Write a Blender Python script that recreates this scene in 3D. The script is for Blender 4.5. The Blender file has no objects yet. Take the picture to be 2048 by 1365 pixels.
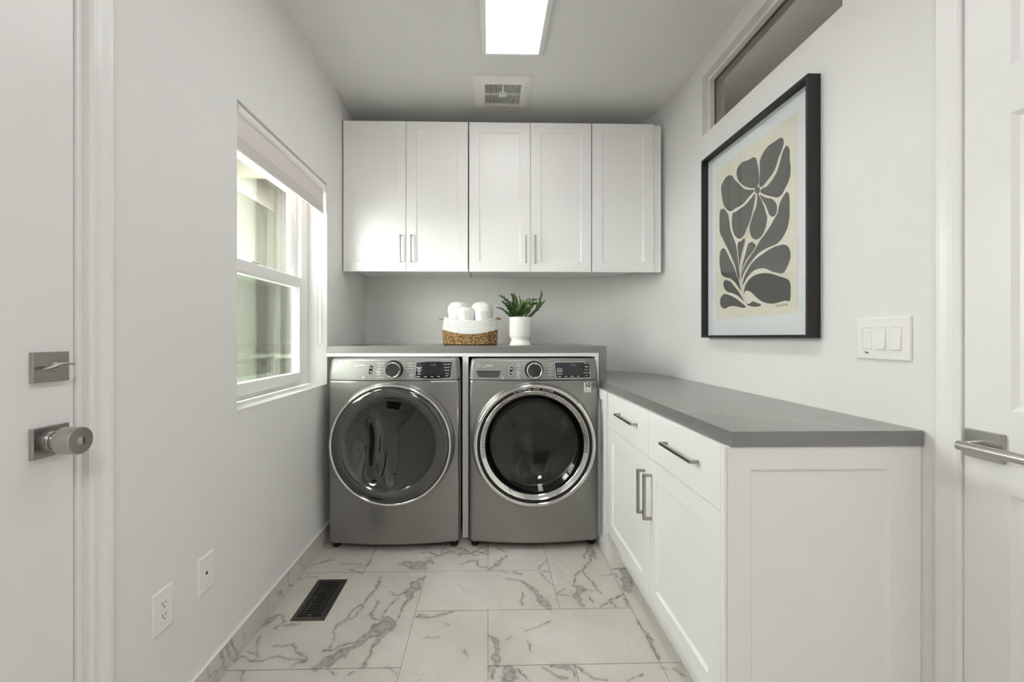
import bpy, bmesh, math, random
import numpy as np
from mathutils import Vector, Matrix
random.seed(4)
S = bpy.context.scene
COL = S.collection
PI = math.pi

# ---------------------------------------------------------------- camera, world, exposure
cam_d = bpy.data.cameras.new('camera')
cam = bpy.data.objects.new('camera', cam_d)
COL.objects.link(cam)
cam.location = (0, 0, 1.139)
cam.rotation_euler = (PI / 2, 0, -math.atan(20 / 850))
cam_d.sensor_width = 36
cam_d.sensor_fit = 'HORIZONTAL'
cam_d.lens = 850 / 2048 * 36
cam_d.shift_x = 28 / 2048
cam_d.shift_y = -8.5 / 2048
cam_d.clip_start = 0.02
S.camera = cam
S.view_settings.view_transform = 'Standard'
S.view_settings.look = 'None'
S.view_settings.gamma = 1
S.view_settings.use_curve_mapping = False
S.view_settings.exposure = 0.92
S.cycles.max_bounces = 12
S.cycles.diffuse_bounces = 8
S.cycles.glossy_bounces = 5
S.cycles.transparent_max_bounces = 12
S.cycles.use_denoising = True

W = bpy.data.worlds.new('sky')
S.world = W
W.use_nodes = True
bgn = W.node_tree.nodes['Background']
bgn.inputs[0].default_value = (1.0, 0.985, 0.965, 1)
bgn.inputs[1].default_value = 13.0

PANEL_EMIT = 4.6        # ceiling light diffuser
REAR_FILL_EMIT = 13.0         # added fill panel, unseen behind the camera

# ---------------------------------------------------------------- materials
def mat(name, col, rough=0.5, metal=0.0, bump=0.0, bscale=200.0, var=0.0, vscale=20.0, spec=0.5, coat=0.0, aniso=0.0):
    m = bpy.data.materials.new(name)
    m.use_nodes = True
    nt = m.node_tree
    p = nt.nodes['Principled BSDF']
    p.inputs['Roughness'].default_value = rough
    p.inputs['Metallic'].default_value = metal
    p.inputs['Specular IOR Level'].default_value = spec
    p.inputs['Coat Weight'].default_value = coat
    p.inputs['Coat Roughness'].default_value = 0.03
    tc = nt.nodes.new('ShaderNodeTexCoord')
    n = nt.nodes.new('ShaderNodeTexNoise')
    n.inputs['Scale'].default_value = vscale
    n.inputs['Detail'].default_value = 4
    nt.links.new(tc.outputs['Object'], n.inputs['Vector'])
    mx = nt.nodes.new('ShaderNodeMix')
    mx.data_type = 'RGBA'
    mx.inputs[6].default_value = (*[c * (1 - var) for c in col], 1)
    mx.inputs[7].default_value = (*[min(1, c * (1 + var)) for c in col], 1)
    nt.links.new(n.outputs['Fac'], mx.inputs[0])
    nt.links.new(mx.outputs[2], p.inputs['Base Color'])
    if bump:
        b = nt.nodes.new('ShaderNodeTexNoise')
        b.inputs['Scale'].default_value = bscale
        b.inputs['Detail'].default_value = 2
        nt.links.new(tc.outputs['Object'], b.inputs['Vector'])
        bp = nt.nodes.new('ShaderNodeBump')
        bp.inputs['Strength'].default_value = bump
        bp.inputs['Distance'].default_value = 0.002
        nt.links.new(b.outputs['Fac'], bp.inputs['Height'])
        nt.links.new(bp.outputs[0], p.inputs['Normal'])
    return m

M = {}
M['wall'] = mat('wall_paint', (0.79, 0.785, 0.773), 0.75, bump=0.12, bscale=90, var=0.008, vscale=3)
M['ceil'] = mat('ceiling_paint', (0.78, 0.775, 0.762), 0.85, bump=0.12, bscale=90, var=0.008, vscale=3)
M['trim'] = mat('trim_paint', (0.81, 0.805, 0.793), 0.35, var=0.005)
M['cab'] = mat('cabinet_lacquer', (0.88, 0.876, 0.867), 0.38, var=0.004, vscale=2)
M['vinyl'] = mat('window_vinyl', (0.85, 0.84, 0.825), 0.35, var=0.004)
M['plate'] = mat('switch_plastic', (0.85, 0.84, 0.80), 0.3, var=0.004)
M['quartz'] = mat('grey_quartz', (0.215, 0.211, 0.200), 0.22, var=0.05, vscale=500, spec=1.0)
M['graph'] = mat('graphite_enamel', (0.30, 0.294, 0.281), 0.30, metal=0.75, var=0.02, vscale=600)
M['fascia'] = mat('graphite_fascia', (0.27, 0.264, 0.252), 0.40, metal=0.45, var=0.02, vscale=400)
M['chrome'] = mat('polished_chrome', (0.82, 0.82, 0.80), 0.08, metal=1.0)
M['satin'] = mat('satin_chrome', (0.74, 0.735, 0.715), 0.085, metal=1.0)
M['nickel'] = mat('brushed_nickel', (0.47, 0.46, 0.44), 0.28, metal=1.0, var=0.03, vscale=120)
M['pewter'] = mat('dark_nickel', (0.40, 0.39, 0.37), 0.32, metal=1.0, var=0.02, vscale=120)
M['smoke'] = mat('smoked_plastic', (0.125, 0.123, 0.117), 0.09, metal=0.8, var=0.02)
M['smokebowl'] = mat('dark_mirror_bowl', (0.095, 0.093, 0.088), 0.04, metal=0.95, var=0.02)
M['smokedark'] = mat('dark_smoked_glass', (0.016, 0.016, 0.015), 0.05, var=0.02, spec=0.6)
M['black'] = mat('black_plastic', (0.012, 0.012, 0.012), 0.25, var=0.02)
M['slot'] = mat('slot_black', (0.01, 0.01, 0.01), 0.6)
M['print_white'] = mat('white_print', (0.85, 0.85, 0.83), 0.5)
M['print_grey'] = mat('grey_print', (0.16, 0.165, 0.17), 0.5)
M['print_blue'] = mat('blue_print', (0.12, 0.17, 0.42), 0.5)
M['ledblue'] = mat('blue_label', (0.035, 0.05, 0.16), 0.3)
M['display'] = mat('display_glass', (0.014, 0.015, 0.016), 0.08, var=0.02)
M['lcd'] = mat('display_lcd', (0.028, 0.032, 0.034), 0.08, var=0.02)
M['rubber'] = mat('black_rubber', (0.02, 0.02, 0.02), 0.7)
M['frameblack'] = mat('black_frame_wood', (0.012, 0.013, 0.012), 0.45, var=0.05, vscale=60)
M['matboard'] = mat('mat_board', (0.80, 0.82, 0.83), 0.8, var=0.005)
M['paper'] = mat('cream_paper', (0.80, 0.75, 0.63), 0.8, var=0.02, vscale=6)
M['ink'] = mat('charcoal_ink', (0.098, 0.094, 0.085), 0.75, var=0.12, vscale=25)
M['line'] = mat('grey_ink_line', (0.30, 0.29, 0.26), 0.75)
M['ceramic'] = mat('white_ceramic', (0.84, 0.83, 0.80), 0.18, var=0.004)
M['soil'] = mat('potting_soil', (0.04, 0.03, 0.02), 0.9, bump=0.6, var=0.4, vscale=90)
M['towel'] = mat('white_terry', (0.86, 0.85, 0.83), 0.95, bump=1.0, bscale=420, var=0.02, vscale=40, spec=0.1)
M['rope'] = mat('white_cotton_rope', (0.80, 0.81, 0.80), 0.9, bump=0.6, bscale=500, var=0.05, vscale=200, spec=0.15)
M['wood'] = mat('pale_wood', (0.38, 0.29, 0.18), 0.6, var=0.2, vscale=60)
M['register'] = mat('bronze_metal', (0.09, 0.087, 0.078), 0.38, metal=0.6, var=0.08, vscale=80)
M['fabric'] = mat('blind_fabric', (0.74, 0.685, 0.655), 0.85, bump=0.3, bscale=700, var=0.01)
M['bead'] = mat('bead_plastic', (0.36, 0.355, 0.34), 0.4)
M['drum'] = mat('stainless_drum', (0.6, 0.6, 0.58), 0.3, metal=0.9, var=0.05)
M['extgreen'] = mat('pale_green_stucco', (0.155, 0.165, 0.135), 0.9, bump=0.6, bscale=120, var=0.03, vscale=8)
M['extshaded'] = mat('eave_shaded_stucco', (0.074, 0.074, 0.056), 0.9, bump=0.6, bscale=120, var=0.03, vscale=8)  # same stucco wing, with the shade under the eave put into the colour
M['exttrim'] = mat('pale_yellow_trim', (0.16, 0.168, 0.125), 0.7, var=0.02)
M['ground'] = mat('concrete_ground', (0.2, 0.195, 0.18), 0.9, bump=0.4, bscale=60, var=0.1)
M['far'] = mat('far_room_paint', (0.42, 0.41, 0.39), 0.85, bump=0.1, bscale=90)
M['grout'] = mat('grout', (0.44, 0.425, 0.39), 0.9, bump=0.3, bscale=300, var=0.05)
M['bronze_hole'] = mat('duct_dark', (0.006, 0.006, 0.006), 0.9)

def emis(name, col, st):
    m = bpy.data.materials.new(name)
    m.use_nodes = True
    nt = m.node_tree
    nt.nodes.remove(nt.nodes['Principled BSDF'])
    e = nt.nodes.new('ShaderNodeEmission')
    e.inputs[0].default_value = (*col, 1)
    e.inputs[1].default_value = st
    nt.links.new(e.outputs[0], nt.nodes['Material Output'].inputs[0])
    return m
M['panel'] = emis('led_diffuser', (1.0, 0.995, 0.985), PANEL_EMIT)
M['fill_rear'] = emis('fill_panel_rear', (1.0, 0.995, 0.985), REAR_FILL_EMIT)

def glass(name, tint, refl, rough=0.0, cover=0.0, covercol=(0.02, 0.02, 0.02)):
    """thin pane: see-through with a mirror share that grows at grazing angles"""
    m = bpy.data.materials.new(name)
    m.use_nodes = True
    nt = m.node_tree
    nt.nodes.remove(nt.nodes['Principled BSDF'])
    t = nt.nodes.new('ShaderNodeBsdfTransparent')
    t.inputs[0].default_value = (*tint, 1)
    g = nt.nodes.new('ShaderNodeBsdfGlossy')
    g.inputs['Roughness'].default_value = rough
    f = nt.nodes.new('ShaderNodeLayerWeight')
    f.inputs['Blend'].default_value = 0.5
    pw = nt.nodes.new('ShaderNodeMath')
    pw.operation = 'POWER'
    pw.inputs[1].default_value = 4.0
    nt.links.new(f.outputs['Facing'], pw.inputs[0])
    mm = nt.nodes.new('ShaderNodeMath')
    mm.operation = 'MULTIPLY_ADD'
    mm.inputs[1].default_value = 0.7
    mm.inputs[2].default_value = 0.035 * refl
    mm.use_clamp = True
    mix = nt.nodes.new('ShaderNodeMixShader')
    nt.links.new(pw.outputs[0], mm.inputs[0])
    nt.links.new(mm.outputs[0], mix.inputs[0])
    nt.links.new(t.outputs[0], mix.inputs[1])
    nt.links.new(g.outputs[0], mix.inputs[2])
    nt.links.new(mix.outputs[0], nt.nodes['Material Output'].inputs[0])
    return m
M['screen'] = glass('insect_screen_mesh', (0.62, 0.64, 0.62), 0.0)
M['hem'] = mat('blind_hem_fabric', (0.64, 0.60, 0.575), 0.85, bump=0.3, bscale=700, var=0.01)
M['transom'] = glass('transom_glass', (0.55, 0.54, 0.52), 0.25)
M['pane'] = glass('window_glass', (0.95, 0.965, 0.95), 1.4)
M['picglass'] = glass('picture_glass', (0.97, 0.98, 0.98), 0.9)
M['doorglass'] = glass('smoked_door_glass', (0.27, 0.27, 0.26), 1.2)

def marble(name, attr=True):
    m = bpy.data.materials.new(name)
    m.use_nodes = True
    nt = m.node_tree
    L = nt.links.new
    p = nt.nodes['Principled BSDF']
    p.inputs['Roughness'].default_value = 0.30
    p.inputs['Specular IOR Level'].default_value = 0.35
    tc = nt.nodes.new('ShaderNodeTexCoord')
    # soft clouding
    n1 = nt.nodes.new('ShaderNodeTexNoise')
    n1.inputs['Scale'].default_value = 3.5
    n1.inputs['Detail'].default_value = 6
    L(tc.outputs['Object'], n1.inputs['Vector'])
    r1 = nt.nodes.new('ShaderNodeValToRGB')
    r1.color_ramp.elements[0].position = 0.3
    r1.color_ramp.elements[0].color = (0.56, 0.535, 0.485, 1)
    r1.color_ramp.elements[1].position = 0.7
    r1.color_ramp.elements[1].color = (0.66, 0.64, 0.595, 1)
    L(n1.outputs['Fac'], r1.inputs[0])
    # veins
    n2 = nt.nodes.new('ShaderNodeTexNoise')
    n2.inputs['Scale'].default_value = 2.4 if attr else 5.0
    n2.inputs['Detail'].default_value = 7
    n2.inputs['Distortion'].default_value = 1.2
    L(tc.outputs['Object'], n2.inputs['Vector'])
    s = nt.nodes.new('ShaderNodeMath'); s.operation = 'SUBTRACT'; s.inputs[1].default_value = 0.5
    L(n2.outputs['Fac'], s.inputs[0])
    a = nt.nodes.new('ShaderNodeMath'); a.operation = 'ABSOLUTE'
    L(s.outputs[0], a.inputs[0])
    mr = nt.nodes.new('ShaderNodeMapRange')
    mr.inputs['From Min'].default_value = 0.0
    mr.inputs['From Max'].default_value = 0.012 if attr else 0.03
    mr.inputs['To Min'].default_value = 0.16 if attr else 0.75
    mr.inputs['To Max'].default_value = 0.0
    L(a.outputs[0], mr.inputs[0])
    # break-up
    n3 = nt.nodes.new('ShaderNodeTexNoise')
    n3.inputs['Scale'].default_value = 7 if attr else 3.0
    n3.inputs['Detail'].default_value = 3
    L(tc.outputs['Object'], n3.inputs['Vector'])
    m3 = nt.nodes.new('ShaderNodeMapRange')
    m3.inputs['From Min'].default_value = 0.45
    m3.inputs['From Max'].default_value = 0.62
    L(n3.outputs['Fac'], m3.inputs[0])
    mu = nt.nodes.new('ShaderNodeMath'); mu.operation = 'MULTIPLY'
    L(mr.outputs[0], mu.inputs[0]); L(m3.outputs[0], mu.inputs[1])
    fac = mu.outputs[0]
    if attr:
        at = nt.nodes.new('ShaderNodeAttribute')
        at.attribute_name = 'vein'
        n4 = nt.nodes.new('ShaderNodeTexNoise')
        n4.inputs['Scale'].default_value = 55
        n4.inputs['Detail'].default_value = 5
        L(tc.outputs['Object'], n4.inputs['Vector'])
        m4 = nt.nodes.new('ShaderNodeMapRange')
        m4.inputs['From Min'].default_value = 0.3
        m4.inputs['From Max'].default_value = 0.65
        m4.inputs['To Min'].default_value = 0.55
        m4.inputs['To Max'].default_value = 1.0
        L(n4.outputs['Fac'], m4.inputs[0])
        mm = nt.nodes.new('ShaderNodeMath'); mm.operation = 'MULTIPLY'
        L(at.outputs['Fac'], mm.inputs[0]); L(m4.outputs[0], mm.inputs[1])
        mxx = nt.nodes.new('ShaderNodeMath'); mxx.operation = 'MAXIMUM'
        L(mm.outputs[0], mxx.inputs[0]); L(mu.outputs[0], mxx.inputs[1])
        fac = mxx.outputs[0]
    mix = nt.nodes.new('ShaderNodeMix')
    mix.data_type = 'RGBA'
    mix.inputs[7].default_value = (0.125, 0.117, 0.10, 1)
    L(fac, mix.inputs[0]); L(r1.outputs[0], mix.inputs[6])
    L(mix.outputs[2], p.inputs['Base Color'])
    return m
M['marble'] = marble('marble_tile')
M['marble_base'] = marble('marble_baseboard', False)

def grass_mat():
    m = mat('woven_seagrass', (0.42, 0.28, 0.13), 0.85, bump=1.0, bscale=260, spec=0.15)
    nt = m.node_tree
    tc = nt.nodes['Texture Coordinate']
    v = nt.nodes.new('ShaderNodeTexVoronoi')
    v.inputs['Scale'].default_value = 150
    mp = nt.nodes.new('ShaderNodeMapping')
    mp.inputs['Scale'].default_value = (0.55, 0.55, 1.1)
    nt.links.new(tc.outputs['Object'], mp.inputs[0])
    nt.links.new(mp.outputs[0], v.inputs['Vector'])
    r = nt.nodes.new('ShaderNodeValToRGB')
    e = r.color_ramp.elements
    e[0].position = 0.0; e[0].color = (0.70, 0.58, 0.36, 1)
    e[1].position = 0.75; e[1].color = (0.13, 0.075, 0.03, 1)
    k = e.new(0.4); k.color = (0.40, 0.26, 0.12, 1)
    nt.links.new(v.outputs['Distance'], r.inputs[0])
    nt.links.new(r.outputs[0], nt.nodes['Principled BSDF'].inputs['Base Color'])
    return m
M['seagrass'] = grass_mat()

def leaf_mat(name, c1, c2):
    m = mat(name, c1, 0.5, var=0.1)
    nt = m.node_tree
    mx = nt.nodes['Mix']
    mx.inputs[6].default_value = (*c1, 1)
    mx.inputs[7].default_value = (*c2, 1)
    nt.nodes['Noise Texture'].inputs['Scale'].default_value = 45
    return m
M['leaf'] = leaf_mat('green_leaf', (0.035, 0.085, 0.028), (0.13, 0.24, 0.085))
M['leaflight'] = leaf_mat('light_green_leaf', (0.09, 0.19, 0.05), (0.30, 0.42, 0.14))

# ---------------------------------------------------------------- mesh helpers
LOC = {}
def thing(name, label, cat, loc=(0, 0, 0), group=None):
    o = bpy.data.objects.new(name, None)
    o.empty_display_size = 0.05
    COL.objects.link(o)
    o.location = loc
    o['label'] = label; o['category'] = cat
    if group: o['group'] = group
    LOC[o] = Vector(loc)
    return o

def tag(o, label, cat, group=None):
    o['label'] = label; o['category'] = cat
    if group: o['group'] = group
    return o

def obj(name, bm, m, parent=None, bevel=0.0, smooth=False, label=None, seg=2, ang=35, at=None):
    """links one mesh object; bm is in room coordinates"""
    bmesh.ops.recalc_face_normals(bm, faces=bm.faces[:])
    if parent is not None:
        off = LOC[parent]
    elif at is not None:
        off = Vector(at)
    else:
        xs = [v.co.x for v in bm.verts]; ys = [v.co.y for v in bm.verts]; zs = [v.co.z for v in bm.verts]
        off = Vector(((min(xs) + max(xs)) / 2, (min(ys) + max(ys)) / 2, min(zs)))
    bmesh.ops.translate(bm, verts=bm.verts[:], vec=-off)
    me = bpy.data.meshes.new(name)
    bm.to_mesh(me); bm.free()
    for x in (m if isinstance(m, (list, tuple)) else [m]):
        me.materials.append(x)
    if smooth:
        me.polygons.foreach_set('use_smooth', [True] * len(me.polygons))
        me.set_sharp_from_angle(angle=math.radians(ang))
    o = bpy.data.objects.new(name, me)
    COL.objects.link(o)
    LOC[o] = off.copy()
    if parent is not None:
        o.parent = parent
    else:
        o.location = off
    if bevel:
        b = o.modifiers.new('bevel', 'BEVEL')
        b.width = bevel; b.segments = seg; b.limit_method = 'ANGLE'; b.angle_limit = math.radians(40)
        b.harden_normals = False
    if label: o['label'] = label
    return o

def struct(name, bm, m, **k):
    o = obj(name, bm, m, **k)
    if o.parent is None: o['kind'] = 'structure'
    return o

def B():
    return bmesh.new()

def box(bm, x0, x1, y0, y1, z0, z1, mi=0):
    v = [bm.verts.new((x, y, z)) for z in (z0, z1) for y in (y0, y1) for x in (x0, x1)]
    for f in ((0, 2, 3, 1), (4, 5, 7, 6), (0, 1, 5, 4), (2, 6, 7, 3), (0, 4, 6, 2), (1, 3, 7, 5)):
        fc = bm.faces.new([v[i] for i in f]); fc.material_index = mi
    return bm

def bx(*a, **k):
    return box(B(), *a, **k)

def loft(bm, rings, close=True, cap=True, mi=0):
    R = [[bm.verts.new(p) for p in r] for r in rings]
    n = len(R[0])
    for a, b in zip(R, R[1:]):
        for i in range(n if close else n - 1):
            j = (i + 1) % n
            try:
                f = bm.faces.new((a[i], a[j], b[j], b[i])); f.material_index = mi
            except ValueError:
                pass
    if cap:
        for r in (R[0], R[-1]):
            try:
                f = bm.faces.new(r); f.material_index = mi
            except ValueError:
                pass
    return bm

def lathe(bm, prof, c, axis='z', n=48, cap=False, mi=0):
    """prof = (radius, height along axis); axis z / y / x"""
    rings = []
    for r, h in prof:
        ring = []
        for i in range(n):
            a = 2 * PI * i / n
            u, v = max(r, 1e-5) * math.cos(a), max(r, 1e-5) * math.sin(a)
            if axis == 'z': ring.append((c[0] + u, c[1] + v, c[2] + h))
            elif axis == 'y': ring.append((c[0] + u, c[1] + h, c[2] + v))
            else: ring.append((c[0] + h, c[1] + u, c[2] + v))
        rings.append(ring)
    return loft(bm, rings, cap=cap, mi=mi)

def tube(bm, pts, r, n=12, cap=True, mi=0):
    pts = [Vector(p) for p in pts]
    rr = r if isinstance(r, (list, tuple)) else [r] * len(pts)
    rings = []
    up = None
    for i, p in enumerate(pts):
        t = (pts[min(i + 1, len(pts) - 1)] - pts[max(i - 1, 0)]).normalized()
        if up is None:
            up = Vector((0, 0, 1)) if abs(t.z) < 0.9 else Vector((1, 0, 0))
        s = t.cross(up).normalized()
        up = s.cross(t).normalized()
        rings.append([p + s * rr[i] * math.cos(2 * PI * k / n) + up * rr[i] * math.sin(2 * PI * k / n) for k in range(n)])
    return loft(bm, rings, cap=cap, mi=mi)

def catmull(P, k=6, closed=True):
    n = len(P); out = []
    for i in range(n if closed else n - 1):
        if closed:
            a, b, c, d = P[(i - 1) % n], P[i], P[(i + 1) % n], P[(i + 2) % n]
        else:
            a, b, c, d = P[max(i - 1, 0)], P[i], P[i + 1], P[min(i + 2, n - 1)]
        for j in range(k):
            t = j / k
            out.append(tuple(0.5 * ((2 * b[q]) + (-a[q] + c[q]) * t + (2 * a[q] - 5 * b[q] + 4 * c[q] - d[q]) * t * t + (-a[q] + 3 * b[q] - 3 * c[q] + d[q]) * t ** 3) for q in range(len(b))))
    if not closed: out.append(tuple(P[-1]))
    return out

def rrect(x0, x1, z0, z1, r, k=5):
    pts = []
    for cx, cz, a0 in ((x1 - r, z1 - r, 0), (x0 + r, z1 - r, 90), (x0 + r, z0 + r, 180), (x1 - r, z0 + r, 270)):
        for i in range(k + 1):
            a = math.radians(a0 + 90 * i / k)
            pts.append((cx + r * math.cos(a), cz + r * math.sin(a)))
    return pts

def text_bm(bm, s, size, place, align='LEFT', ext=0.0, mi=0, bold=0.0):
    """adds lettering; place(u, v) -> room coordinate"""
    cu = bpy.data.curves.new('t', 'FONT')
    cu.body = s; cu.size = size; cu.align_x = align; cu.align_y = 'CENTER'
    cu.offset = bold; cu.resolution_u = 3
    o = bpy.data.objects.new('t', cu)
    COL.objects.link(o)
    dg = bpy.context.evaluated_depsgraph_get()
    me = bpy.data.meshes.new_from_object(o.evaluated_get(dg))
    vs = [bm.verts.new(place(v.co.x, v.co.y)) for v in me.vertices]
    for p in me.polygons:
        try:
            f = bm.faces.new([vs[i] for i in p.vertices]); f.material_index = mi
        except ValueError:
            pass
    bpy.data.objects.remove(o); bpy.data.curves.remove(cu); bpy.data.meshes.remove(me)

def frame_box(bm, plane, p, t, u0, u1, v0, v1, w):
    """rectangular ring of four bars. plane 'x': u=Y v=Z between x=p..p+t; plane 'y': u=X v=Z"""
    for a0, a1, b0, b1 in ((u0, u0 + w, v0, v1), (u1 - w, u1, v0, v1), (u0 + w, u1 - w, v0, v0 + w), (u0 + w, u1 - w, v1 - w, v1)):
        if plane == 'x': box(bm, p, p + t, a0, a1, b0, b1)
        else: box(bm, a0, a1, p, p + t, b0, b1)
    return bm

def shaker(bm, plane, p, t, u0, u1, v0, v1, rail, depth, sgn):
    """five-piece door: frame flush at p, panel set back. plane 'y' faces -Y, plane 'x' faces -X. p = front, body goes p..p+t"""
    # front frame + chamfered step + recessed panel as one closed surface
    def P(u, v, d):
        return (p + d, u, v) if plane == 'x' else (u, p + d, v)
    def rect(a0, a1, b0, b1, d):
        return [P(a0, b0, d), P(a1, b0, d), P(a1, b1, d), P(a0, b1, d)]
    r = rail; c = max(0.004, depth * .9)
    loft(bm, [rect(u0, u1, v0, v1, t), rect(u0, u1, v0, v1, 0.0015), rect(u0 + .0015, u1 - .0015, v0 + .0015, v1 - .0015, 0),
              rect(u0 + r, u1 - r, v0 + r, v1 - r, 0), rect(u0 + r + c, u1 - r - c, v0 + r + c, v1 - r - c, depth)])
    return bm

def bar_handle(parent, p0, p1, out, m, w=0.010, th=0.008, name='handle'):
    """flat bar pull between p0 and p1 (on the face) standing off by vector out"""
    a, b, o = Vector(p0), Vector(p1), Vector(out)
    d = (b - a).normalized(); s = d.cross(o.normalized())
    bm = B()
    def bar(c0, c1, wid, thick, nrm):
        sd = s * wid / 2
        rings = []
        for c in (c0, c1):
            rings.append([c + sd, c - sd, c - sd + nrm * thick, c + sd + nrm * thick])
        loft(bm, rings)
    no = o.normalized()
    L = o.length
    bar(a + no * (L - th), b + no * (L - th), w, th, no)
    bar(a, a + no * (L - th * 0.5), w, th, d)
    bar(b - d * th, b - d * th + no * (L - th * 0.5), w, th, d)
    return obj(name, bm, m, parent, bevel=0.0015)

# ================================================================= THE ROOM
XL, XR, YB, YR, H = -0.90, 1.135, 3.15, -2.2, 2.60
WT = 0.155
# left wall with door and window openings
bm = B()
for y0, y1, z0, z1 in ((YR - .1, .135, 0, H), (.135, .967, 2.05, H), (.967, 1.546, 0, H), (1.546, 2.3985, 0, .865),
                       (1.546, 2.3985, 1.995, H), (2.3985, YB + .12, 0, H)):
    box(bm, XL - WT, XL, y0, y1, z0, z1)
struct('wall_left', bm, M['wall'])
# right wall with door opening, transom opening and the rounded inner corner
bm = B()
XO = XR + .12
for y0, y1, z0, z1 in ((YR - .1, .165, 0, H), (.165, 1.001, 2.05, H), (1.001, 1.335, 0, H), (1.335, 2.2286, 0, 2.20),
                       (1.335, 2.2286, 2.51, H), (2.2286, 2.45, 0, H)):
    box(bm, XR, XO, y0, y1, z0, z1)
cv = catmull([(XR, 2.45), (1.13, 2.60), (1.105, 2.72), (1.06, 2.84), (0.99, 2.955), (0.90, 3.05), (0.80, 3.11), (0.68, 3.142), (0.56, YB)], 5, False)
ring = [(x, y) for x, y in cv] + [(.56, YB + .12), (XO, YB + .12), (XO, 2.45)]
loft(bm, [[(x, y, 0) for x, y in ring], [(x, y, H) for x, y in ring]])
struct('wall_right', bm, M['wall'], smooth=True, ang=25)
struct('wall_back', bx(XL - WT, .56, YB, YB + .12, 0, H), M['wall'])
bm = B()
box(bm, XL - WT, -.20, YR - .1, YR, 0, H); box(bm, .66, XO, YR - .1, YR, 0, H); box(bm, -.20, .66, YR - .1, YR, 2.05, H)
struct('wall_rear', bm, M['wall'])
bm = B()   # unlit passage beyond the rear opening
for a in ((-1.2, 1.6, -4.6, -4.5, 0, 2.5), (-1.3, -1.2, -4.6, YR - .1, 0, 2.5), (1.6, 1.7, -4.6, YR - .1, 0, 2.5), (-1.3, 1.7, -4.6, YR - .1, 2.5, 2.6), (-1.3, 1.7, -4.6, YR - .1, -.08, 0),
          (-1.3, XL - WT, YR - .11, YR - .1, 0, 2.5), (XO, 1.7, YR - .11, YR - .1, 0, 2.5)):
    box(bm, *a)
struct('wall_passage', bm, M['far'])
struct('ceiling', bx(XL - WT, XO, YR - .1, YB + .12, H, H + .08), M['ceil'])

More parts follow.
